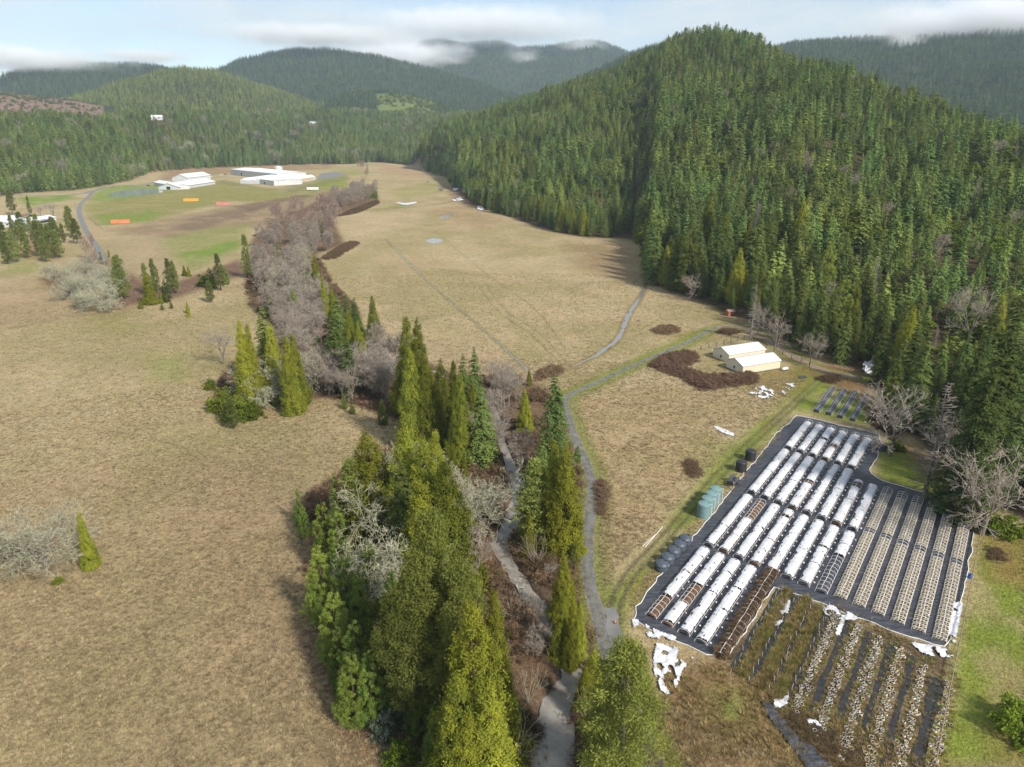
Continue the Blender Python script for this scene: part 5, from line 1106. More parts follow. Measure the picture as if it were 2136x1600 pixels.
WE = [(1390, 1400), (1500, 1380), (1640, 1440), (1900, 1570), (1960, 1640), (1380, 1680), (1340, 1560)]
X, Y = in_poly_pts(GL(WE), .62); k = fbm(X / 5, Y / 5, 15, 3) > .45; X, Y = X[k], Y[k]; s = rng.uniform(.4, .95, len(X))
scatter('weeds', np.stack([X, Y, 0 * X], -1), np.stack([s * 1.1, s * 1.1, s], -1), wt_me, pick(len(X), [1, 1, 1, 1]), 'tall brown rank weeds below the tarped plot', 'weeds', .15)

# ------------------------------------------------------------------ buildings
M['cream'] = mat_plain('cream_metal_siding', (.62, .55, .40), (.70, .63, .47), 1.5, .55)
M['white_roof'] = mat_plain('white_metal_roof', (.58, .60, .62), (.70, .71, .72), .8, .4)
M['white_wall'] = mat_plain('white_wall', (.46, .48, .50), (.58, .60, .60), .3, .6)
M['glass_roof'] = mat_plain('milky_glazing', (.66, .70, .72), (.80, .82, .83), .25, .35)
M['dark'] = mat_plain('dark_opening', (.02, .02, .022), (.04, .04, .045), 2, .6)
M['tan_panel'] = mat_plain('tan_panels', (.42, .30, .16), (.58, .47, .30), .35, .6)
M['slate'] = mat_plain('dark_skirt', (.05, .05, .055), (.10, .10, .105), 3, .8)
M['black_film_plain'] = mat_plain('black_ground_fabric', (.022, .025, .034), (.085, .092, .115), .9, .5, .4, .12, detail=9)
m = MT('creased_ground_fabric'); p = geo_pos(m); mp = m.n('ShaderNodeMapping'); mp.inputs['Rotation'].default_value = (0, 0, -ROW_RZ); mp.inputs['Scale'].default_value = (.35, 1.6, 1); m.l(p, mp.inputs['Vector'])
c = m.ramp(m.noise(mp.outputs[0], 1.1, 8, .7), [(.28, (.014, .016, .022)), (.5, (.045, .049, .062)), (.72, (.115, .122, .15))]); c = m.mix(m.ramp(m.noise(p, .22, 5, .65), [(.5, (0, 0, 0)), (.75, (.45, .45, .45))]), c, (.13, .115, .095))
M['black_film'] = m.done(m.bsdf(c, .5, m.bump(m.noise(mp.outputs[0], 1.6, 7, .7), .9, .22), .4))
M['wet_film'] = mat_plain('wet_dark_fabric', (.012, .014, .016), (.045, .042, .040), .8, .35, .4, .08, detail=8)
M['white_film'] = mat_plain('white_plastic_film', (.50, .51, .55), (.70, .71, .74), 3.0, .4, .4)
M['pvc'] = mat_plain('white_pipe', (.62, .60, .57), (.75, .73, .70), 6, .45)
M['grey_pipe'] = mat_plain('grey_pipe', (.40, .40, .42), (.55, .55, .57), 6, .45)
M['soil'] = mat_plain('brown_soil', (.075, .045, .028), (.19, .115, .075), 5, .95, .1, .05)
M['dark_soil'] = mat_plain('wet_soil', (.018, .014, .010), (.045, .033, .024), 6, .9, .2)
M['pot'] = mat_plain('cream_pot', (.50, .43, .32), (.72, .64, .51), 4, .7)
M['pot_white'] = mat_plain('pale_pot', (.36, .34, .30), (.60, .58, .53), 4, .6)
M['tank_black'] = mat_plain('black_tank', (.020, .022, .026), (.035, .037, .042), 3, .45)
M['tank_slate'] = mat_plain('slate_blue_tank', (.050, .065, .085), (.085, .105, .13), 3, .45)
M['tank_green'] = mat_plain('grey_green_tank', (.13, .22, .23), (.18, .28, .28), 2, .45)
M['wood'] = mat_plain('weathered_wood', (.16, .11, .075), (.34, .25, .18), 6, .9)
M['dark_wood'] = mat_plain('dark_post', (.035, .028, .022), (.08, .065, .05), 6, .9)
M['orange'] = mat_plain('faded_orange_paint', (.62, .17, .05), (.70, .27, .14), .5, .6)
M['yellow'] = mat_plain('yellow_orange_paint', (.62, .30, .02), (.70, .38, .06), .5, .6)
M['pinkp'] = mat_plain('faded_pink_paint', (.50, .16, .17), (.60, .25, .24), .5, .6)
M['white_paint'] = mat_plain('white_paint', (.68, .69, .70), (.78, .79, .79), .6, .45)
M['red_paint'] = mat_plain('red_brown_paint', (.30, .09, .05), (.40, .14, .08), 2, .7)
M['car_dark'] = mat_plain('dark_car_paint', (.02, .022, .03), (.03, .033, .04), 2, .3, .5)
M['car_white'] = mat_plain('white_car_paint', (.70, .71, .72), (.76, .77, .78), 2, .3, .5)
M['car_grey'] = mat_plain('grey_car_paint', (.16, .18, .19), (.24, .26, .27), 2, .3, .5)
M['rubber'] = mat_plain('rubber', (.015, .015, .015), (.03, .03, .03), 5, .8)
M['window'] = mat_plain('window_glass', (.03, .035, .04), (.07, .08, .09), 1, .1, .6)
M['blue'] = mat_plain('blue_plastic', (.02, .08, .35), (.04, .12, .42), 4, .5)
M['beige_rv'] = mat_plain('beige_trailer_wall', (.50, .44, .40), (.60, .54, .50), 1, .5)

def gable_house(name, A, ang, ln, wd, eave, rise, wall, roof, label, cat, windows=(), skirt=False, over=.25, group=None, ridge_along=True):
    """local frame: x along the near long wall from corner A, y to the back"""
    r = empty(name, (A[0], A[1], 0 if len(A) < 3 else A[2]), ang, label, cat, group)
    b = MB(); h = eave
    v = [(0, 0, -.3), (ln, 0, -.3), (ln, wd, -.3), (0, wd, -.3), (0, 0, h), (ln, 0, h), (ln, wd, h), (0, wd, h), (0, wd / 2, h + rise), (ln, wd / 2, h + rise)]
    b.add(v, [(0, 1, 5, 4), (2, 3, 7, 6), (1, 2, 6, 9, 5), (3, 0, 4, 8, 7), (3, 2, 1, 0)]); b.build('wall', wall, r)
    q = MB(); t = .10; o = over; sl = rise / (wd / 2)
    for s in (0, 1):
        y0, y1 = ((-o, wd / 2) if s == 0 else (wd + o, wd / 2)); z0 = h - sl * o + .03; z1 = h + rise + .03
        vv = [(-o, y0, z0), (ln + o, y0, z0), (ln + o, y1, z1), (-o, y1, z1)]; vv += [(x, y, z + t) for x, y, z in vv]
        f = [(3, 2, 1, 0), (4, 5, 6, 7), (0, 1, 5, 4), (2, 3, 7, 6), (1, 2, 6, 5), (3, 0, 4, 7)]
        q.add(vv, f if s == 0 else [w_[::-1] for w_ in f])
        n = int(ln / .9)
        for k in range(n):
            x = ln * (k + .5) / n; a = Vector((x, y0, z0 + t + .02)); c = Vector((x, y1, z1 + t + .02)); q.tube([a, c], .03, 3)
    q.build('roof', roof, r)
    for (kind, side, p, z, w, hh, mat) in windows:
        k = MB()
        if side == 'front': k.box(p, -.03, z, w, .06, hh)
        elif side == 'left': k.box(-.03, p, z, .06, w, hh)
        elif side == 'right': k.box(ln + .03, p, z, .06, w, hh)
        win = k.build(kind, M[mat], r)
        if kind == 'window':
            f = MB(); 
            for dx, dz, sx, sz in ((-.5, 0, .08, hh + .16), (.5, 0, .08, hh + .16), (0, .5, w, .08), (0, -.5, w, .08)):
                if side == 'front': f.box(p + dx * (w + .08), -.05, z + dz * (hh + .08), sx, .1, sz)
                else: f.box(-.05 if side == 'left' else ln + .05, p + dx * (w + .08), z + dz * (hh + .08), .1, sx, sz)
            f.build('frame', M['white_paint'], win)
    if skirt:
        k = MB(); k.box(ln / 2, wd / 2, .02, ln + 1.2, wd + 1.2, .12); k.build('plinth', M['slate'], r)
    return r
A = G(1548.5, 781); B = G(1627, 768); ANG = math.atan2(B[1] - A[1], B[0] - A[0])
WL = [('window', 'left', 4.0, 1.3, .9, 1.0, 'window')]
gable_house('storage_shed', A, ANG, 15.4, 8.0, 2.7, 1.5, M['cream'], M['white_roof'], 'cream metal shed with white roof, nearer of the pair beside the dirt road', 'shed', WL, True)
A = G(1519.5, 757.5)
gable_house('storage_shed', A, ANG, 15.4, 8.2, 2.9, 1.5, M['cream'], M['white_roof'], 'cream metal shed with white roof, farther of the pair behind the other shed', 'shed', WL, False)
# far farm
def at(px, py): return G(px, py)
def between(p, q):
    a, b = G(*p), G(*q); return a, math.atan2(b[1] - a[1], b[0] - a[0]), float(np.hypot(*(b - a)))
a, g_, l = between((521, 380.5), (572, 387.5))
gable_house('packing_house', a, g_, l, 40, 6.2, 1.0, M['white_wall'], M['white_roof'], 'long low white packing house in front of the greenhouse block', 'building', [('window', 'front', l * .34, 3.2, 2.5, 1.6, 'window'), ('door', 'front', l * .62, 1.8, 3.0, 3.4, 'slate')], over=.6)
a, g_, l = between((482, 364.5), (560, 373.5))
gable_house('packing_house', a, g_, l + 30, 46, 8.5, 1.6, M['white_wall'], M['white_roof'], 'longest white flat roofed hall at the back left of the greenhouse block', 'building', [('door', 'front', l * .3, 2.5, 4, 4.5, 'slate')], over=.6)
a, g_, l = between((597, 384.5), (658, 375))
gh = empty('greenhouse', (a[0], a[1], 0), g_, 'multi span greenhouse with a tan glazed front wall and ridged milky roof', 'greenhouse')
k = MB(); k.box(l / 2, 34, 2.2, l, 68, 4.4); k.build('wall', M['white_wall'], gh)
k = MB(); k.box(l * .5, -.15, 3.0, l * .86, .2, 3.0); gp = k.build('glazing', M['tan_panel'], gh)
k = MB()
for i in range(22): k.box(l * .07 + l * .86 * i / 21, -.3, 3.0, .25, .1, 3.1)
k.build('mullion', M['white_wall'], gp)
for i in range(6):
    w_ = 68 / 6.; y0 = i * w_; b = MB(); b.add([(0, y0, 4.45), (l, y0, 4.45), (l, y0 + w_, 4.45), (0, y0 + w_, 4.45), (0, y0 + w_ / 2, 7.2), (l, y0 + w_ / 2, 7.2)], [(0, 1, 5, 4), (2, 3, 4, 5), (3, 0, 4), (1, 2, 5)]); b.build('roof', M['glass_roof'], gh)
a, g_, l = between((372.5, 396), (449, 384))
gable_house('barn', a, g_, l, 26, 3.6, 4.2, M['white_wall'], M['white_roof'], 'white barn with a long gabled roof beyond the pond', 'barn', [('door', 'left', 13, 2.0, 5, 3.6, 'dark')], over=.8)
a, g_, l = between((322, 386.5), (372, 396.5))
gable_house('barn', a, g_, l * .93, 16, 4.2, 2.0, M['white_wall'], M['white_roof'], 'low white barn wing facing the pond', 'barn', (), over=.6)
a, g_, l = between((392, 379), (440, 373))
gable_house('barn', a, g_, l, 24, 5.5, 4.5, M['white_wall'], M['white_roof'], 'white barn behind the long gabled barn, its roof just showing', 'barn', (), over=.6)
a, g_, l = between((65, 470), (118, 461))
gable_house('barn', a, g_, l, 13, 3.2, 1.6, M['white_wall'], M['white_roof'], 'narrow white shed with an open dark front above the pine belt', 'shed', [('opening', 'front', l * .5, 1.2, l * .8, 1.8, 'dark')], over=.6)
a, g_, l = between((-20, 474), (32, 474))
gable_house('house', a, g_, l, 15, 4.0, 4.0, M['white_wall'], M['white_roof'], 'white house at the left edge above the pine belt', 'house', [('window', 'front', l * .7, 2.2, 1.6, 1.3, 'window')], over=.6)
for px, py, r_, ln, lab in ((312, 228, 1500, 20, 'small white house high in the valley wood'), (645, 262, 1800, 18, 'tiny pale house among trees in the valley wood')):
    x, y, z = on_hill(px, py, r_); gable_house('house', (x, y, z), .2, ln, 10, 6, 3, M['white_wall'], M['white_roof'], lab, 'house', [('window', 'front', ln * .3, 4, 3, 2, 'window'), ('window', 'front', ln * .7, 4, 3, 2, 'window')])
x, y = G(1519, 660); r_ = gable_house('hut', (x, y), .25, 3.0, 2.6, 2.0, .6, M['red_paint'], M['wood'], 'small orange red hut under the firs at the head of the lane', 'hut', [('door', 'front', 1.5, .95, .9, 1.8, 'dark')])
# containers and trailers
def container(px, py, ang, ln, mat, label, name='shipping_container', wheels=False):
    x, y = G(px, py); w_, hgt_ = 2.5, 2.7; r = empty(name, (x, y, 0), ang, label, 'container' if not wheels else 'trailer'); z0 = 1.1 if wheels else .15
    b = MB(); b.box(0, 0, z0 + hgt_ / 2, ln, w_, hgt_)
    n = int(ln / .6)
    for i in range(n):
        for s in (-1, 1): b.box(-ln / 2 + ln * (i + .5) / n, s * (w_ / 2 + .03), z0 + hgt_ / 2, .26, .06, hgt_ * .88)
    b.build('body', M[mat], r)
    d = MB(); d.box(ln / 2 + .03, 0, z0 + hgt_ / 2, .06, w_ * .9, hgt_ * .9); d.build('door', M['slate'] if wheels else M[mat], r)
    if wheels:
        for i in (-.36, -.28):
            for s in (-1, 1):
                q = MB(); q.tube([(ln * i, s * .9, .5), (ln * i, s * 1.2, .5)], .5, 12); q.build('wheel', M['rubber'], r)
    return r
container(252, 466, .22, 14, 'orange', 'faded orange container on the near edge of the mown green field'); container(399, 420, .2, 15, 'yellow', 'yellow orange container in the middle of the farm field')
container(466, 428, .18, 13, 'pinkp', 'faded pink container right of the yellow one on the farm field'); container(653, 397.5, .12, 14, 'white_paint', 'white box trailer standing on the field below the greenhouses', 'box_trailer', True)
def rv(px, py, ang, ln, label, mat='beige_rv', w_=2.5, h_=2.6):
    x, y = G(px, py); r = empty('travel_trailer', (x, y, 0), ang, label, 'trailer'); z0 = .55
    b = MB(); P = [(-ln / 2, z0), (ln / 2 - .4, z0), (ln / 2, z0 + .8), (ln / 2 - .5, z0 + h_), (-ln / 2 + .3, z0 + h_), (-ln / 2, z0 + h_ - .4)]
    v = [(a, -w_ / 2, c) for a, c in P] + [(a, w_ / 2, c) for a, c in P]; n = len(P); b.add(v, [tuple(range(n)), tuple(range(2 * n - 1, n - 1, -1))] + [(i, i + n, (i + 1) % n + n, (i + 1) % n) for i in range(n)]); b.build('body', M[mat], r)
    k = MB(); k.box(ln / 2 - .16, 0, z0 + 1.7, .12, 1.5, .7); k.build('window', M['window'], r)
    for f in (-.3, .05, .3):
        k = MB(); k.box(ln * f, -w_ / 2 - .02, z0 + 1.6, 1.1, .06, .7); k.build('window', M['window'], r)
    k = MB(); k.box(-ln * .12, -w_ / 2 - .02, z0 + 1.15, .75, .06, 1.9); k.build('door', M['white_paint'], r)
    for s in (-1, 1):
        q = MB(); q.tube([(-.3, s * .95, .38), (-.3, s * 1.2, .38)], .38, 12); q.build('wheel', M['rubber'], r)
rv(974, 403, -.95, 13, 'pale beige trailer home at the forest edge by the far pasture'); rv(952, 398, -.6, 8, 'smaller white trailer behind the beige trailer home', 'white_paint')
def car(px, py, ang, mat, label):
    x, y = G(px, py); r = empty('parked_car', (x, y, 0), ang, label, 'car'); b = MB()
    P = [(-2.2, .35), (2.2, .35), (2.25, .75), (1.2, .95), (-1.9, 1.0), (-2.25, .8)]; n = len(P); v = [(a, -.88, c) for a, c in P] + [(a, .88, c) for a, c in P]
    b.add(v, [tuple(range(n)), tuple(range(2 * n - 1, n - 1, -1))] + [(i, i + n, (i + 1) % n + n, (i + 1) % n) for i in range(n)]); b.build('body', M[mat], r)
    P = [(-1.75, .97), (1.0, .93), (.35, 1.5), (-1.2, 1.52)]; n = 4; c = MB(); v = [(a, -.8 + (.1 if c_ > 1.2 else 0), c_) for a, c_ in P] + [(a, .8 - (.1 if c_ > 1.2 else 0), c_) for a, c_ in P]
    c.add(v, [tuple(range(n)), tuple(range(2 * n - 1, n - 1, -1))] + [(i, i + n, (i + 1) % n + n, (i + 1) % n) for i in range(n)]); c.build('window', M['window'], r)
    k = MB(); k.box(-.4, 0, 1.53, 1.4, 1.3, .05); k.build('roof', M[mat], r)
    for i in (-1.4, 1.4):
        for s in (-1, 1):
            q = MB(); q.tube([(i, s * .7, .33), (i, s * .92, .33)], .33, 12); q.build('wheel', M['rubber'], r)
car(310, 388, .1, 'car_dark', 'dark car parked beside the low white barn wing'); car(441, 369, .3, 'car_white', 'white car on the farm road right of the barns'); car(462, 365.5, .3, 'car_white', 'white car nearest the longest white hall'); car(470, 364.5, .3, 'car_dark', 'dark car between the white car and the longest hall')
car(893, 380, .1, 'car_grey', 'grey car standing on the grass at the head of the pasture'); car(50, 451, .5, 'red_paint', 'red vehicle in the yard between the white sheds'); car(66, 451.5, .9, 'car_dark', 'dark vehicle in the yard beside the red one')
x, y = G(920, 398); r_ = empty('stock_trailer', (x, y, 0), -.5, 'dark grey box trailer on the grass near the far forest edge', 'trailer'); b = MB(); b.box(0, 0, 1.6, 6, 2.3, 2.0); b.build('body', M['car_grey'], r_)
for s in (-1, 1):
    q = MB(); q.tube([(0, s * .9, .4), (0, s * 1.15, .4)], .4, 12); q.build('wheel', M['rubber'], r_)
x, y = G(573, 357); r_ = empty('excavator', (x, y, 0), .4, 'yellow excavator with raised arm behind the greenhouse block', 'excavator'); b = MB(); b.box(0, 0, 2.6, 6, 4, 3.0); b.box(-1, 1, 5, 2.4, 2, 2.2); b.build('body', M['yellow'], r_)
b = MB(); b.tube([(2.5, 0, 3.5), (6, 0, 9), (10, 0, 6.5), (10.5, 0, 3.5)], .5, 6); b.build('arm', M['yellow'], r_)
for s in (-1, 1):
    b = MB(); b.box(0, s * 1.8, .6, 7, 1, 1.2); b.build('track', M['rubber'], r_)
x, y = G(581, 357); b = MB(); b.lathe([(7, 0), (7, 7), (6.6, 7.4), (2, 8.6), (.3, 8.9)], 24); tag(b.build('water_tank', M['white_wall'], None, (x, y, 0)), 'large white round tank behind the greenhouse block', 'tank')
# utility poles
def pole(px, py, h, label):
    x, y = G(px, py); r = empty('utility_pole', (x, y, 0), random.uniform(-.3, .3), label, 'utility pole'); b = MB(); b.tube([(0, 0, -.5), (0, 0, h)], [.24, .15], 8); b.build('pole', M['wood'], r)
    b = MB(); b.box(0, 0, h - .7, 2.6, .14, .16); c = b.build('crossarm', M['wood'], r); k = MB()
    for s in (-1.15, -.45, .45, 1.15): k.tube([(s, 0, h - .62), (s, 0, h - .35)], .07, 6)
    k.build('insulator', M['white_paint'], c)
for px, py, h, lab in ((47, 409, 14, 'wooden utility pole at the left by the farm road'), (241, 392, 13, 'wooden utility pole at the left end of the pond'), (391, 366, 13, 'wooden utility pole behind the white barns'), (542, 357, 16, 'tall pale pole behind the longest white hall'),
                       (681, 350, 12, 'pole at the wood edge beyond the gravel lot'), (157, 432, 6, 'short white pole where the farm lane bends')): pole(px, py, h, lab)

# ------------------------------------------------------------------ tanks
def tank(px, py, r0, h, mat, label, style='tall', name='water_tank', pipe=False, rz=0):
    x, y = G(px, py); r = empty(name, (x, y, 0), rz, label, 'tank'); b = MB()
    if style == 'tall':
        pr = [(r0, 0)]; n = max(3, int(h / .5))
        for i in range(n): z = h * .86 * (i + .5) / n; pr += [(r0, z - .06), (r0 * 1.025, z), (r0, z + .06)]
        pr += [(r0, h * .88), (r0 * .93, h * .93), (r0 * .3, h)]
    else: pr = [(r0 * .92, 0), (r0 * 1.0, h * .14), (r0 * .96, h * .26), (r0 * 1.02, h * .36), (r0 * .97, h * .46), (r0 * 1.03, h * .58), (r0 * 1.0, h * .70), (r0 * .80, h * .86), (r0 * .4, h * .97), (r0 * .1, h)]
    b.lathe(pr, 28); b.build('body', M[mat], r, smooth=False)
    k = MB(); k.lathe([(.24, 0), (.24, .10), (.2, .13)], 14, (r0 * .55, -r0 * .1, h * .93)); k.build('lid', M['tank_black'], r)
    if pipe:
        k = MB(); k.tube([(r0 * .8, -r0 * .2, h * .92), (r0 * 1.12, -r0 * .35, h * .9), (r0 * 1.12, -r0 * .35, 0)], .06, 6); k.build('pipe', M['pvc'], r)
    return r
tank(1564.5, 959, 1.22, 2.7, 'tank_black', 'black upright tank on the grass, farther of two by the track'); tank(1545, 982, 1.22, 2.6, 'tank_black', 'black upright tank on the grass, nearer of two by the track'); tank(1838, 938, 1.3, 1.9, 'tank_slate', 'dark blue tank at the right far corner of the tarped plot')
for px, py, lab in ((1466.5, 1077, 'grey green tank nearest the viewer in the row of four'), (1474, 1065, 'second nearest grey green tank in the row of four'), (1482, 1054, 'third grey green tank in the row of four'), (1490.5, 1044, 'farthest grey green tank in the row of four')): tank(px, py, 1.28, 3.3, 'tank_green', lab, pipe=True)
for px, py, lab in ((1379, 1187, 'squat slate tank nearest the viewer in the row of five'), (1391, 1172, 'second nearest squat slate tank in the row of five'), (1404.5, 1158, 'middle squat slate tank in the row of five'), (1416.5, 1145, 'fourth squat slate tank in the row of five'), (1428, 1133, 'farthest squat slate tank in the row of five')): tank(px, py, 1.25, 1.75, 'tank_slate', lab, 'squat', rz=.5)
x, y = G(1637, 773); r_ = empty('gas_tank', (x, y, 0), .5, 'small white gas tank right of the nearer cream shed', 'tank'); b = MB(); b.tube([(-1.3, 0, .65), (-1.15, 0, .65), (-.95, 0, .65), (.95, 0, .65), (1.15, 0, .65), (1.3, 0, .65)], [.12, .36, .45, .45, .36, .12], 16); b.build('body', M['white_paint'], r_, smooth=True)
for s in (-.7, .7):
    k = MB(); k.box(s, 0, .12, .15, .6, .26); k.build('leg', M['slate'], r_)

# ------------------------------------------------------------------ the tarped plot and its hoop tunnels
EDGE = [(1660, 868), (1692, 872), (1745, 886), (1790, 895), (1832, 906), (1838, 925), (1828, 960), (1812, 985), (1840, 1003), (1900, 1020), (1960, 1036), (2036, 1050), (2032, 1110), (2020, 1180), (2006, 1250), (1988, 1310), (1976, 1352),
        (1900, 1330), (1800, 1293), (1720, 1262), (1640, 1232), (1612, 1225), (1570, 1290), (1520, 1368), (1478, 1366), (1400, 1335), (1350, 1312), (1322, 1297), (1330, 1262), (1375, 1205), (1425, 1145), (1480, 1080), (1535, 1010), (1580, 955), (1620, 905)]
l0 = resample(np.array(list(GL(EDGE)) + [G(*EDGE[0])]), 1.6)[:-1]; l0 = l0 + rng.normal(0, .14, l0.shape)
plot_t = empty('ground_fabric', (0, 0, 0), 0, 'black weed fabric sheet covering the ground under the hoop tunnels', 'ground fabric')
me = bpy.data.meshes.new('sheet'); me.from_pydata([(a, b, .035) for a, b in l0], [], [tuple(range(len(l0)))]); me.materials.append(M['black_film'])
if me.polygons[0].normal.z < 0: me.flip_normals()
put('sheet', me, plot_t)
k = MB(); lc = list(l0) + [l0[0]]; k.tube([(a, b, .08 + .03 * math.sin(i * 1.7)) for i, (a, b) in enumerate(lc)], .085, 5, False); k.build('edging', M['pvc'], plot_t)

m = MT('tunnel_cover'); p = obj_pos(m)
c = m.ramp(m.noise(p, 1.6, 5), [(.3, (.50, .51, .55)), (.7, (.70, .71, .74))])
vo = m.n('ShaderNodeTexVoronoi'); vo.inputs['Scale'].default_value = 1.7; m.l(p, vo.inputs['Vector'])
c = m.mix(m.ramp(vo.outputs['Distance'], [(.10, (.8, .8, .8)), (.15, (0, 0, 0))]), c, (.22, .20, .17)); mp = m.n('ShaderNodeMapping'); mp.inputs['Scale'].default_value = (.12, 3.0, 3.0); m.l(p, mp.inputs['Vector'])
c = m.mix(m.ramp(m.noise(mp.outputs[0], 1.0, 4), [(.52, (0, 0, 0)), (.70, (.6, .6, .6))]), c, (.36, .36, .37)); c = m.mix(m.ramp(m.noise(p, .35, 5, .7), [(.50, (0, 0, 0)), (.72, (.45, .45, .45))]), c, (.40, .36, .30))
M['cover'] = m.done(m.bsdf(c, .42, m.bump(m.noise(p, 2.4, 4), .5, .08), .4))
HR, HH = .98, .92
def arc(t, k=1.0): return math.cos(math.pi * (1 - t)) * HR * k, math.sin(math.pi * t) ** .52 * HH * k      # t 0 = left foot, 1 = right foot
hb = MB(); hb.tube([(0, -arc(i / 12)[0], arc(i / 12)[1] - .05) for i in range(13)], .035, 4); HOOP = hb.mesh('hoop', M['pvc']); HOOP_G = bpy.data.meshes.new_from_object(bpy.data.objects.new('h', HOOP)) if False else hb.mesh('hoop', M['grey_pipe'])
wb = MB(); wb.lathe([(.02, 0), (.15, .03), (.20, .12), (.15, .22), (.03, .27)], 8); WEIGHT = wb.mesh('weight', M['white_film'], True)
def cover_mesh(x0, x1, seed, t0=.20, t1=1.0):
    g = np.random.default_rng(seed); n = max(4, int((x1 - x0) / .45)); K = 10; V = []
    for i in range(n + 1):
        e0 = t0 + .12 * (vnoise(np.array([i * .35]), np.array([seed * 3.1]), 4)[0] - .5) * 2; e1 = t1 + .035 * (vnoise(np.array([i * .5]), np.array([seed * 5.3 + 9]), 6)[0] - .3)
        for j in range(K + 1):
            t = e0 + (e1 - e0) * j / K; sag = .045 * (1 - abs(math.cos(math.pi * (x0 + (x1 - x0) * i / n) / 1.25)))
            y, z = arc(min(t, 1.0), 1.045 - sag); out = max(0, t - 1) * 6
            V.append((x0 + (x1 - x0) * i / n + g.normal(0, .02) + (.12 * g.normal() if i in (0, n) else 0), -(y + out) + g.normal(0, .012), max(z + g.normal(0, .012), .06)))
    V = np.array(V); i = np.arange((n + 1) * (K + 1)).reshape(n + 1, K + 1); F = np.stack([i[:-1, :-1], i[1:, :-1], i[1:, 1:], i[:-1, 1:]], -1).reshape(-1, 4)
    F = F[g.random(len(F)) > np.tile(np.where(np.arange(K) < 2, .10, .012), n)]
    return mesh_np('cover', V, F, M['cover'], smooth=True)
tn_seed = [0]
def tunnel(col, s0, s1, label, group, sheets=(), soil=True, hoop=1.25, mat='pvc', weights=True, ridge=True, origin=None, rz=None):
    ln = s1 - s0; o = plot(col, s0) if origin is None else origin
    r = empty('hoop_tunnel', (o[0], o[1], .04), ROW_RZ if rz is None else rz, label, 'hoop tunnel', group); n = int(ln / hoop)
    for i in range(n + 1): put('hoop', HOOP if mat == 'pvc' else HOOP_G, r, (ln * i / n, 0, 0)).rotation_euler = (random.gauss(0, .02), random.gauss(0, .05), random.gauss(0, .04))
    if ridge: b = MB(); b.tube([(ln * i / 20, .05 * math.sin(i * 1.3), HH + .02 + .03 * math.sin(i * 2.1)) for i in range(21)], .04, 5); b.build('ridge_pipe', M[mat], r)
    for s in (-1, 1): b = MB(); b.tube([(0, s * HR, .10), (ln, s * HR, .10)], .035, 4); b.build('side_pipe', M[mat], r)
    if soil:
        V = []; K = 6; N = int(ln / .6)
        for i in range(N + 1):
            for j in range(K + 1): y = (j / K - .5) * 1.5; V.append((ln * i / N, y, .02 + .26 * (1 - (y / .75) ** 4) * (.75 + .5 * random.random())))
        q = np.arange((N + 1) * (K + 1)).reshape(N + 1, K + 1); F = np.stack([q[:-1, :-1], q[1:, :-1], q[1:, 1:], q[:-1, 1:]], -1).reshape(-1, 4)
        put('soil_bed', mesh_np('soil_bed', V, F, M['soil' if soil is True else soil], smooth=True), r)
    for a, b_ in sheets:
        tn_seed[0] += 1; put('cover', cover_mesh(a, b_, tn_seed[0], random.uniform(.20, .30), random.uniform(.84, .93)), r)
        if weights:
            N = int((b_ - a) / 2.1)
            for i in range(N): put('weight', WEIGHT, r, (a + (b_ - a) * (i + .5) / N + random.gauss(0, .25), -HR - .22 - random.random() * .2, 0)).scale = (random.uniform(.7, 1.15),) * 3
    return r
def sheets(ln, cuts, gaps=()):
    """split a row into lapped sheets at CUTS, leaving the GAPS (a, b) open"""
    e = [0.15] + list(cuts) + [ln - .15]; out = []
    for a, b in zip(e[:-1], e[1:]):
        seg = [(a + .1, b - .1)]
        for g0, g1 in gaps:
            new = []
            for u, v in seg:
                if g1 <= u or g0 >= v: new.append((u, v)); continue
                if g0 > u + .5: new.append((u, g0))
                if g1 < v - .5: new.append((g1, v))
            seg = new
        out += seg
    return out
ORD = ['leftmost', 'second from left', 'third from left', 'fourth from left', 'fifth from left', 'sixth from left', 'seventh from left', 'eighth from left']
SK = -.45
for c_ in range(6):
    a, b_ = 78.4 + SK * c_, 98.8 + SK * c_; ln = b_ - a
    tunnel(c_, a, b_, 'white covered hoop tunnel, %s in the farthest of the four blocks' % ORD[c_], 'white tunnels of the farthest block', sheets(ln, [(11, 9, 10.5, 8, 12, 7)[c_]], [[], [], [(10, 11.3)], [(7, 9.2)], [], []][c_] + [(ln - 1.6, ln)]), 'soil' if c_ == 3 else 'black_film')
for c_ in range(8):
    a, b_ = 50.6 + SK * c_, (76.4 if c_ < 6 else 72.2) + SK * c_; ln = b_ - a
    tunnel(c_, a, b_, 'white covered hoop tunnel, %s in the second farthest block' % ORD[c_], 'white tunnels of the second farthest block', sheets(ln, [(12, 9, 11, 13, 10, 14, 11, 8)[c_]], [[], [], [], [(12, 14)], [], [], [(17.5, 20.5)], []][c_]), 'soil' if c_ in (3, 6) else 'black_film')
for c_ in range(8):
    a, b_ = 25.6 + SK * c_ * .8, 48.6 + SK * c_; ln = b_ - a
    gp_ = [[], [(13.5, 22.5)], [], [(19, 20.2)], [], [], [(13, 13.8)], [(0, 13)]][c_]
    tunnel(c_, a, b_, ('hoop tunnel bare in its near half, %s in the third block' if c_ == 7 else 'white covered hoop tunnel, %s in the second nearest block') % ORD[c_], 'white tunnels of the third block', sheets(ln, [(8, 6, 12, 9, 14, 10, 7, 17)[c_]], gp_), 'soil' if c_ in (1, 3) else 'black_film')
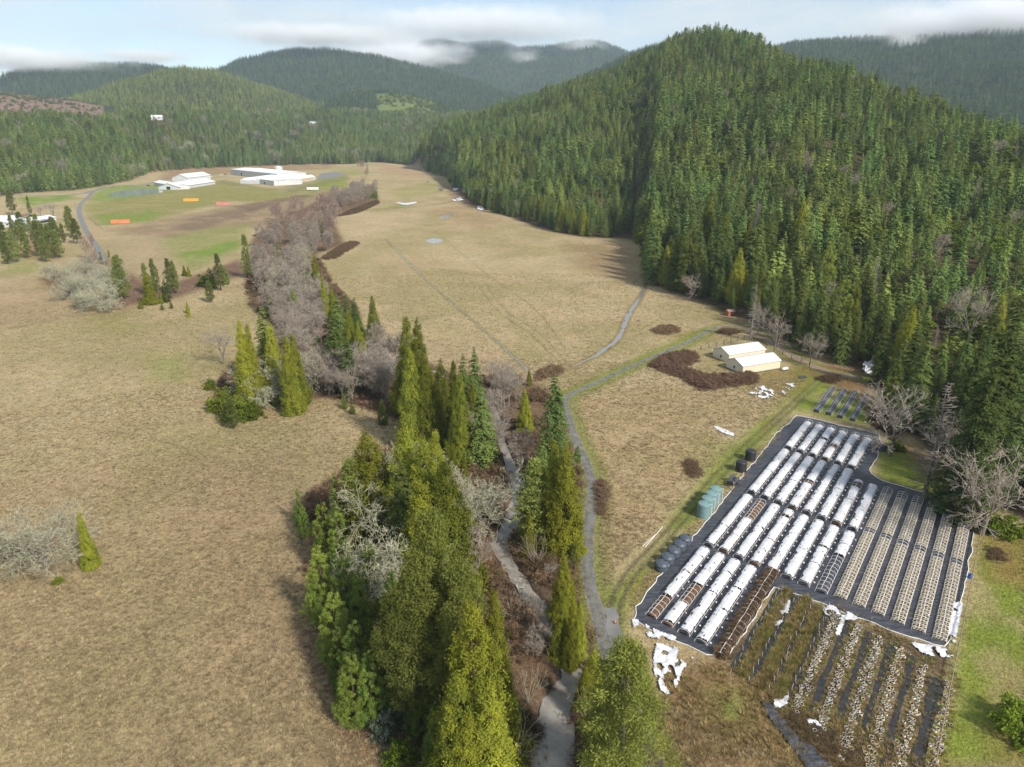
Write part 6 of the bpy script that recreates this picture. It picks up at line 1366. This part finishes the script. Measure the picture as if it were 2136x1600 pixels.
for c_ in range(4):
    a, b_ = 0.4 + SK * c_, 23.8 + SK * c_ * .6; ln = b_ - a
    tunnel(c_, a, b_, 'white covered hoop tunnel, %s in the nearest block' % ORD[c_], 'white tunnels of the nearest block', sheets(ln, [(14, 6, 12, 9)[c_], (20, 17, 19, 16)[c_]], [[(0, 6)], [(6.5, 12.5)], [], []][c_]), 'soil' if c_ < 2 else 'black_film')
tunnel(4.15, -2.2, 24.6, 'uncovered hoop tunnel of brown dead growth with white hoops, right of the nearest block', 'brown open tunnel', (), True)
# leaning dead growth in the brown tunnel
o_ = plot(4.15, -2.2); P_ = []
for i in range(420): u_ = random.uniform(0, 26.5); q_ = random.uniform(-.8, .8); pp = o_ + PD * u_ + PQ * (-q_); P_.append((pp[0], pp[1], .1))
scatter('dead_weeds', P_, np.stack([rng.uniform(.6, 1.0, 420)] * 2 + [rng.uniform(.7, 1.25, 420)], -1), br_me, rng.integers(0, 3, 420), 'brown dead growth filling the open hoop tunnel', 'weeds', .2)
pot_pts = []
def pot_rows(col, s0, s1, rows=(-.69, -.23, .23, .69), step=.56):
    n = int((s1 - s0) / step)
    for i in range(n):
        for q_ in rows:
            p_ = plot(col, s0) + PD * (i * step + random.gauss(0, .03)) - PQ * (q_ + random.gauss(0, .03)); pot_pts.append((p_[0], p_[1], .045))
for c_ in range(8, 14):
    for a, b_, w_ in ((50.2 + SK * (c_ - 8), 69.4 + SK * (c_ - 8) * .8, 'upper'), (23.4 + SK * (c_ - 8), 49.4 + SK * (c_ - 8), 'lower')):
        tunnel(c_, a, b_, 'open hoop tunnel over cream pots, %s of the six, %s length' % (ORD[c_ - 8] if c_ < 13 else 'rightmost', 'far' if w_ == 'upper' else 'near'), 'open tunnels of cream pots', (), False, 1.1, 'pvc')
        pot_rows(c_, a + .5, b_ - (1.8 if w_ == 'upper' else .5))
# four small rows apart at the top
for i_, ((nx, ny), (fx, fy)) in enumerate((((1702, 857), (1738, 806)), ((1727, 863), (1761, 811)), ((1751, 869), (1784, 815)), ((1777, 875), (1808, 820)))):
    a, b_ = G(nx, ny + 3), G(fx, fy + 3); ln = float(np.hypot(*(b_ - a)))
    r_ = tunnel(0, 0, ln, 'bare grey hoop tunnel, %s of the four apart beyond the plot' % (ORD + ['rightmost'])[i_ if i_ < 3 else 8], 'small grey hoop rows', (), 'black_film', 1.5, 'grey_pipe', origin=a, rz=math.atan2(b_[1] - a[1], b_[0] - a[0]))
    k = MB(); k.box(.03, 0, .45, .05, 1.5, .8); k.build('end_wall', M['black_film'], r_)
# pots: a ring of fabric with dark soil
def pot_geo():
    b = MB(); n = 14; pr = [(.25, 0), (.275, .30), (.235, .30), (.225, .22)]; v = []; f = []
    for r__, z in pr:
        for k in range(n): q = 2 * math.pi * k / n; v.append((r__ * math.cos(q), r__ * math.sin(q), z))
    for i in range(3):
        for k in range(n): f.append((i * n + k, i * n + (k + 1) % n, (i + 1) * n + (k + 1) % n, (i + 1) * n + k))
    b.add(v, f); s = MB(); s.add([(.228 * math.cos(2 * math.pi * k / n), .228 * math.sin(2 * math.pi * k / n), .225) for k in range(n)], [tuple(range(n))]); return b, s
pb_, ps_ = pot_geo()
V = np.array(pb_.v + ps_.v)
pm = bpy.data.meshes.new('pot_source'); pm.from_pydata(V.tolist(), [], pb_.f + [tuple(i + len(pb_.v) for i in ps_.f[0])]); pm.materials.append(M['pot']); pm.materials.append(M['dark_soil']); pm.polygons[len(pm.polygons) - 1].material_index = 1; pm.update()
POT, POTW, PSOIL = pb_.mesh('rim', M['pot']), pb_.mesh('rim', M['pot_white']), ps_.mesh('soil', M['dark_soil'])
n_ = len(pot_pts); scatter('grow_pots', pot_pts, np.ones((n_, 3)) * rng.uniform(.92, 1.1, (n_, 1)), [pm], np.zeros(n_), 'close rows of cream pots of dark soil under the open hoops', 'pots', .05)
# derelict beds below: strips of weed and fabric, loose pots
np_ = 0
def loose_pot(x, y, white, label, group, big=1.0):
    r = empty('grow_pot', (x, y, .02), random.uniform(0, 6), label, 'pot', group); r.rotation_euler = (random.gauss(0, .16), random.gauss(0, .16), random.uniform(0, 6)); put('pot_wall', POTW if white else POT, r, scale=(big,) * 3); put('soil', PSOIL, r, scale=(big,) * 3)
BED = [(8.2, -6.5, 19, 'pale pot strewn in the leftmost bed of loose pots', 1), (9.35, -8.5, 18, 'pale pot strewn in the second bed of loose pots', 1), (10.45, -10, 17, 'pale pot strewn in the third bed of loose pots', 1), (11.5, -11.5, 16, 'cream pot strewn in the fourth bed of loose pots', 0), (12.6, -12.5, 14, 'cream pot strewn in the fifth bed of loose pots', 0), (13.75, -15, 12, 'cream pot strewn in the last bed of loose pots at the rail', 0)]
loose_more = []
for c_, s0, s1, lab, wh in BED:
    k = 54 if c_ < 13 else 28
    for i in range(46):
        s_ = random.uniform(s0 - 1, s1); p_ = plot(c_, s_) + PQ * random.gauss(0, .42); loose_more.append((p_[0], p_[1], .02))
    for i in range(k):
        s_ = s0 + (s1 - s0) * ((i // 2 + random.random() * .5) / (k // 2)); p_ = plot(c_, s_) + PQ * ((-.28 if i % 2 else .28) + random.gauss(0, .13) + (random.gauss(0, .3) if c_ > 13 else 0)); loose_pot(p_[0], p_[1], wh if random.random() < .8 else not wh, lab, lab.replace('pale pot', 'pots').replace('cream pot', 'pots'), random.uniform(.75, 1.0))
n_ = len(loose_more); pmw = pm.copy(); pmw.materials[0] = M['pot_white']; scatter('loose_pots', loose_more, np.ones((n_, 3)) * rng.uniform(.7, .95, (n_, 1)), [pm, pmw], rng.integers(0, 2, n_), 'further pale pots lying among the weeds of the derelict beds', 'pots', .3)
def strip(name, c_, w_, s0, s1, mat, label, z=.02, cat='ground cover'):
    a = resample(np.array([plot(c_, s0), plot(c_, (s0 + s1) / 2) + rng.normal(0, .1, 2), plot(c_, s1)]), 1.0); o = ribbon(name, a, w_, M[mat], label, z, .45, False); o['kind'] = 'structure'
for i_, (c_, s0, s1) in enumerate(((4.95, -3, 20), (5.95, -5, 20), (6.95, -5.5, 19), (7.7, -7, 19), (8.8, -8, 18), (9.9, -9, 17), (11.0, -10.5, 16), (12.05, -12, 15), (13.2, -14.5, 12))):
    strip('path', c_, .95 if c_ < 12.5 else 1.7, s0, s1, 'wet_film', 'dark wet fabric path, %s among the derelict beds' % ('leftmost', 'second', 'third', 'fourth', 'fifth', 'sixth', 'seventh', 'eighth', 'rightmost')[i_], .02)
wp = []
for c_, s0, s1 in ((5.45, -4, 20.5), (6.45, -5, 20), (7.3, -6, 19.5)):
    for i in range(520): p_ = plot(c_, random.uniform(s0, s1)) + PQ * random.uniform(-.72, .72); wp.append((p_[0], p_[1], 0))
for c_, s0, s1, _, _ in BED:
    for i in range(420): p_ = plot(c_, random.uniform(s0 - 2, s1 + 2.5)) + PQ * random.choice((-1, 1)) * random.uniform(.1, 1.4); wp.append((p_[0], p_[1], 0))
n_ = len(wp); s_ = rng.uniform(.5, 1.15, n_); s_[1560:] *= .5
gw_me = [mesh_np('weed_source', *b[:2], M['young'], tint=b[2]) for b in GT[:2]]
scatter('weed_strips', wp, np.stack([s_, s_, s_], -1), wt_me + gw_me, np.where(rng.random(n_) < .80, rng.integers(0, 4, n_), rng.integers(4, 6, n_)), 'brown and green weeds overgrowing the derelict beds', 'weeds', .2)
sb = MB(); sb.tube([(0, 0, 0), (0, 0, 1.0)], .03, 5); ST = sb.mesh('stake', M['pvc'])
for c_, lab in ((5.0, 'thin pale stake in the row left of the first weedy bed'), (5.9, 'thin pale stake in the row between the first two weedy beds'), (6.85, 'thin pale stake in the row right of the second weedy bed'), (7.75, 'thin pale stake in the row right of the third weedy bed')):
    for i in range(13):
        p_ = plot(c_, -4.5 + 24 * i / 12.) + rng.normal(0, .12, 2); o = put('stake', ST, None, (p_[0], p_[1], 0)); o.rotation_euler = (random.gauss(0, .1), random.gauss(0, .1), 0); tag(o, lab, 'stake', lab.replace('thin pale stake', 'stakes'))

# ------------------------------------------------------------------ loose plastic, pipes, posts
def crumple(name, pts, label, h=.25, mat='white_film', step=.2, hole=.36, cat='plastic sheet'):
    P = smooth_line(list(GL(pts)) + [G(*pts[0])], 4); lo, hi = P.min(0) - .3, P.max(0) + .3; st = max(step, float((hi - lo).max()) / 80); xs = np.arange(lo[0], hi[0], st); ys = np.arange(lo[1], hi[1], st); X, Y = np.meshgrid(xs, ys)
    X = X + rng.uniform(-.3, .3, X.shape) * st; Y = Y + rng.uniform(-.3, .3, Y.shape) * st; Z = .06 + h * fbm(X / (st * 4), Y / (st * 4), 17, 3) ** 1.5 * 1.6 + rng.random(X.shape) * h * .25
    ok = inside(X, Y, P) & (fbm(X / max(.9, st * 3) + 3, Y / max(1.7, st * 4), 23, 4) > hole + .05); i = np.arange(X.size).reshape(X.shape); q = np.stack([i[:-1, :-1], i[:-1, 1:], i[1:, 1:], i[1:, :-1]], -1).reshape(-1, 4); o_ = ok.ravel(); q = q[o_[q].sum(1) >= 3]
    if not len(q): return
    used, inv = np.unique(q, return_inverse=True); V = np.stack([X.ravel(), Y.ravel(), Z.ravel()], -1)[used]
    return tag(put(name, mesh_np(name, V, inv.reshape(-1, 4), M[mat])), label, cat)
crumple('plastic_sheet', [(1318, 1292), (1340, 1300), (1372, 1318), (1410, 1332), (1395, 1342), (1350, 1330), (1322, 1312)], 'white plastic bunched along the near left corner of the plot', .35)
crumple('plastic_sheet', [(1368, 1345), (1410, 1350), (1412, 1372), (1385, 1420), (1400, 1450), (1375, 1440), (1362, 1390)], 'torn white plastic trailing into the grass below the plot', .3, hole=.34)
crumple('plastic_sheet', [(1395, 1378), (1446, 1372), (1425, 1400), (1408, 1440), (1390, 1430)], 'torn white plastic right of the trailing sheet', .3, hole=.40)
crumple('plastic_sheet', [(1985, 1262), (2008, 1258), (2000, 1300), (1990, 1350), (1972, 1345), (1978, 1300)], 'white plastic lying along the near right corner of the plot', .25)
crumple('plastic_sheet', [(1560, 818), (1590, 806), (1620, 822), (1600, 832), (1575, 828)], 'pile of white plastic scraps below the bramble thicket', .3, hole=.45)
crumple('plastic_sheet', [(1634, 802), (1655, 800), (1660, 806), (1640, 810)], 'small heap of pale scraps near the start of the track', .2, hole=.45)
crumple('plastic_sheet', [(1630, 815), (1648, 812), (1644, 822), (1632, 824)], 'grey scraps beside the reddish track', .2, 'grey_pipe', hole=.45)
crumple('plastic_sheet', [(1487, 889), (1500, 892), (1530, 905), (1526, 910), (1500, 900)], 'long white sheet lying in the grass above the track', .2, hole=.2)
crumple('plastic_sheet', [(1955, 1022), (1985, 1030), (2005, 1042), (1985, 1048), (1962, 1036)], 'scattered white plastic on the bank behind the cream pot tunnels', .25, hole=.45)
crumple('plastic_sheet', [(1800, 878), (1830, 885), (1860, 893), (1840, 898), (1812, 888)], 'white scraps behind the far right corner of the plot', .2, hole=.5)
crumple('plastic_sheet', [(1612, 1462), (1642, 1455), (1640, 1472), (1618, 1480)], 'white plastic caught at the head of the dark drain', .3, hole=.3)
crumple('plastic_sheet', [(1678, 1500), (1700, 1505), (1715, 1520), (1690, 1515)], 'white plastic lump in the brown weeds at bottom right', .3, hole=.3)
crumple('plastic_sheet', [(1628, 1240), (1650, 1240), (1640, 1290), (1612, 1310), (1620, 1275)], 'white plastic sprawled across the first weedy beds', .25, hole=.42)
crumple('plastic_sheet', [(1705, 1262), (1740, 1268), (1790, 1290), (1760, 1296), (1720, 1282)], 'white plastic gathered at the head of the loose pot beds', .3, hole=.42)
crumple('plastic_sheet', [(1900, 1340), (1960, 1352), (1990, 1370), (1950, 1372), (1910, 1358)], 'white plastic at the near right end of the tunnels by the rail', .3, hole=.44)
crumple('plastic_sheet', [(1755, 1290), (1762, 1295), (1752, 1325), (1742, 1322)], 'white sheet strip hanging down the second loose pot bed', .2, hole=.2)
crumple('plastic_sheet', [(822, 421), (845, 424), (868, 421), (866, 425), (842, 428)], 'long white sheet at the far end of the pasture', .3, step=1.2, hole=.1)
crumple('plastic_sheet', [(995, 432), (1003, 430), (1010, 438), (998, 440)], 'heap of white junk at the far forest edge', 1.2, step=.8, hole=.35)
crumple('plastic_sheet', [(942, 418), (958, 414), (968, 418), (952, 422)], 'low pile of pale junk on the far pasture', 1.0, step=.8, hole=.4)
crumple('black_sheet', [(1585, 1462), (1612, 1475), (1660, 1535), (1715, 1575), (1735, 1610), (1690, 1610), (1650, 1560), (1605, 1500)], 'black plastic lined drain curving out at the bottom right', .25, 'black_film', hole=.05)
crumple('black_sheet', [(1516, 1008), (1530, 1002), (1543, 1012), (1530, 1020), (1515, 1018)], 'black tarp heap beside the plot near the two upright tanks', 1.5, 'black_film', hole=.05)
crumple('black_sheet', [(1665, 785), (1680, 784), (1683, 789), (1668, 790)], 'flat black sheet on the grass near the dirt road', .1, 'black_film', hole=.1)
x, y = G(1806, 770); crumple('tarp_shelter', [(1797, 772), (1806, 768), (1820, 770), (1818, 790), (1802, 792)], 'pale blue grey tarp half hidden under the dark trees at the road end', 2.8, 'grey_pipe', .5, .1, 'tarp')
for (a, b_), lab in ((((1345, 1143), (1382, 1100)), 'white pipe lying along the grass track, longer one'), (((1340, 1141), (1366, 1117)), 'white pipe lying along the grass track, shorter one')):
    p, q = G(*a), G(*b_); k = MB(); k.tube([(*p, .12), (*((p + q) / 2), .14), (*q, .12)], .07, 6); tag(k.build('pipe', M['pvc']), lab, 'pipe')
x, y = G(1283, 1300); r_ = empty('traffic_cone', (x, y, .06), 0, 'small orange traffic cone on the dark asphalt stub', 'traffic cone'); k = MB(); k.box(0, 0, .03, .42, .42, .06); k.build('base', M['rubber'], r_); k = MB(); k.lathe([(.17, .06), (.12, .3), (.08, .5), (.03, .75)], 12); k.build('body', M['orange'], r_)
def fence(pts, step, h, label, mat, rail=True, pr=.07):
    l = resample(GL(pts), step); r = empty('fence', (l[0][0], l[0][1], 0), 0, label, 'fence'); k = MB(); k.tube([(0, 0, -.1), (0, 0, h)], pr, 6); pm_ = k.mesh('post', M[mat])
    for p in l: put('post', pm_, r, (p[0] - l[0][0], p[1] - l[0][1], 0)).rotation_euler = (random.gauss(0, .03), random.gauss(0, .03), 0)
    k = MB()
    for z in ((h - .1,) if rail else (h * .45, h * .7, h * .93)): k.tube([(p[0] - l[0][0], p[1] - l[0][1], z) for p in l], .075 if rail else .012, 5)
    k.build('rail' if rail else 'wire', M['wood' if rail else 'grey_pipe'], r)
fence([(2054, 1066), (2030, 1190), (2011, 1290), (1994, 1375), (1972, 1480), (1948, 1610)], 2.6, 1.25, 'long weathered rail fence running down the right side of the plot', 'wood', True)
fence([(1462, 730), (1500, 722), (1552, 708), (1572, 712)], 3.2, 1.6, 'dark post and wire fence behind the farther cream shed', 'dark_wood', False, .11)
fence([(1598, 725), (1635, 742), (1668, 756), (1688, 766)], 3.4, 1.6, 'dark post and wire fence between the cream sheds and the dirt road', 'dark_wood', False, .11)
fence([(186, 455), (202, 470), (215, 480)], 6, 1.5, 'grey fence at the left end of the mown farm field', 'wood', True, .1)
x, y = G(2022, 1206); k = MB(); k.lathe([(.28, 0), (.3, .5), (.3, .85), (.26, .9)], 14); tag(k.build('barrel', M['blue'], None, (x, y, 0)), 'blue barrel between the pot tunnels and the rail fence', 'barrel')
# fallen log over the creek
p, q = G(1088, 1078), G(1062, 1085); k = MB(); k.tube([(*p, .3), (*((p + q) / 2), .12), (*q, .05)], [.2, .17, .1], 7); tag(k.build('fallen_log', M['bark']), 'dark fallen log reaching into the creek bend', 'log')

# ------------------------------------------------------------------ air: a thin even haze, and low cloud on the far tops
m = MT('haze_air'); v = m.n('ShaderNodeVolumePrincipled'); v.inputs['Color'].default_value = (.66, .82, 1.0, 1); v.inputs['Density'].default_value = .000068; m.l(v.outputs[0], m.out.inputs['Volume'])
hb_ = MB(); hb_.box(0, 0, 495, 15600, 15600, 1000); o = hb_.build('haze', m.m); o['kind'] = 'stuff'; o['label'] = 'thin pale air haze over the valley and the hills'; o['category'] = 'haze'
def low_cloud(px, py, D, w, dp, h, dens, label, sc=1.0, lo=.42):
    a, e = az_el(px, py); x, y, z = D * math.sin(a), D * math.cos(a), CAM_H + D * float(e)
    mm = MT('cloud_vapour'); p = mm.n('ShaderNodeTexCoord').outputs['Object']
    ln = mm.n('ShaderNodeVectorMath', operation='LENGTH'); mm.l(p, ln.inputs[0])
    mp = mm.n('ShaderNodeMapping'); mp.inputs['Scale'].default_value = (w / 260. * sc, dp / 260. * sc, h / 150. * sc); mp.inputs['Location'].default_value = (px * .37, py * .11, 0); mm.l(p, mp.inputs['Vector'])
    f = mm.noise(mp.outputs[0], 1.0, 5, .6); edge = mm.math('SUBTRACT', 1.0, ln.outputs['Value'], True)
    edge = mm.math('MULTIPLY', edge, 1.6); q = mm.math('SUBTRACT', mm.math('ADD', f, mm.math('MULTIPLY', edge, .35)), lo + .12); q = mm.math('MULTIPLY', mm.math('MAXIMUM', q, 0.0), 3.2); q = mm.math('MULTIPLY', q, edge)
    v = mm.n('ShaderNodeVolumePrincipled'); v.inputs['Color'].default_value = (.97, .98, 1.0, 1); mm.l(mm.math('MULTIPLY', q, dens), v.inputs['Density']); mm.l(v.outputs[0], mm.out.inputs['Volume'])
    b = MB(); n = 16; b.lathe([(math.sin(math.pi * (i + .08) / (n + .16)), -math.cos(math.pi * (i + .08) / (n + .16))) for i in range(n + 1)], 24)
    o = b.build('low_cloud', mm.m, None, (x, y, z), -a); o.scale = (w / 2, dp / 2, h / 2); o['kind'] = 'stuff'; o['label'] = label; o['category'] = 'cloud'
low_cloud(1010, 52, 4900, 2300, 700, 290, .008, 'white cloud shrouding the top of the misty mountain')
low_cloud(850, 120, 4600, 900, 500, 260, .012, 'white mist in the saddle left of the misty mountain')
low_cloud(660, 74, 3700, 1300, 500, 130, .012, 'thin cloud brushing the top of the broad hill')
low_cloud(2070, 46, 3200, 1200, 600, 220, .014, 'grey white cloud lying along the hill at right')
low_cloud(1890, 92, 3000, 170, 120, 120, .014, 'small wisp of mist below the right hand cloud', 2.0, .35)
low_cloud(1090, 140, 4700, 330, 200, 330, .009, 'wisp of mist rising up the misty mountain', 1.4, .40)
low_cloud(30, 122, 3600, 1000, 500, 130, .012, 'cloud over the far left hill')
low_cloud(300, 116, 3700, 500, 300, 70, .010, 'thin streak of cloud on the left hill top', 1.2, .36)
low_cloud(960, 112, 4750, 260, 160, 200, .008, 'wisp of mist in a fold of the misty mountain', 1.6, .38)
low_cloud(1215, 92, 4800, 420, 200, 170, .007, 'mist over the right shoulder of the misty mountain', 1.5, .40)
low_cloud(760, 112, 4100, 500, 200, 150, .010, 'mist spilling off the right side of the broad hill', 1.4, .40)
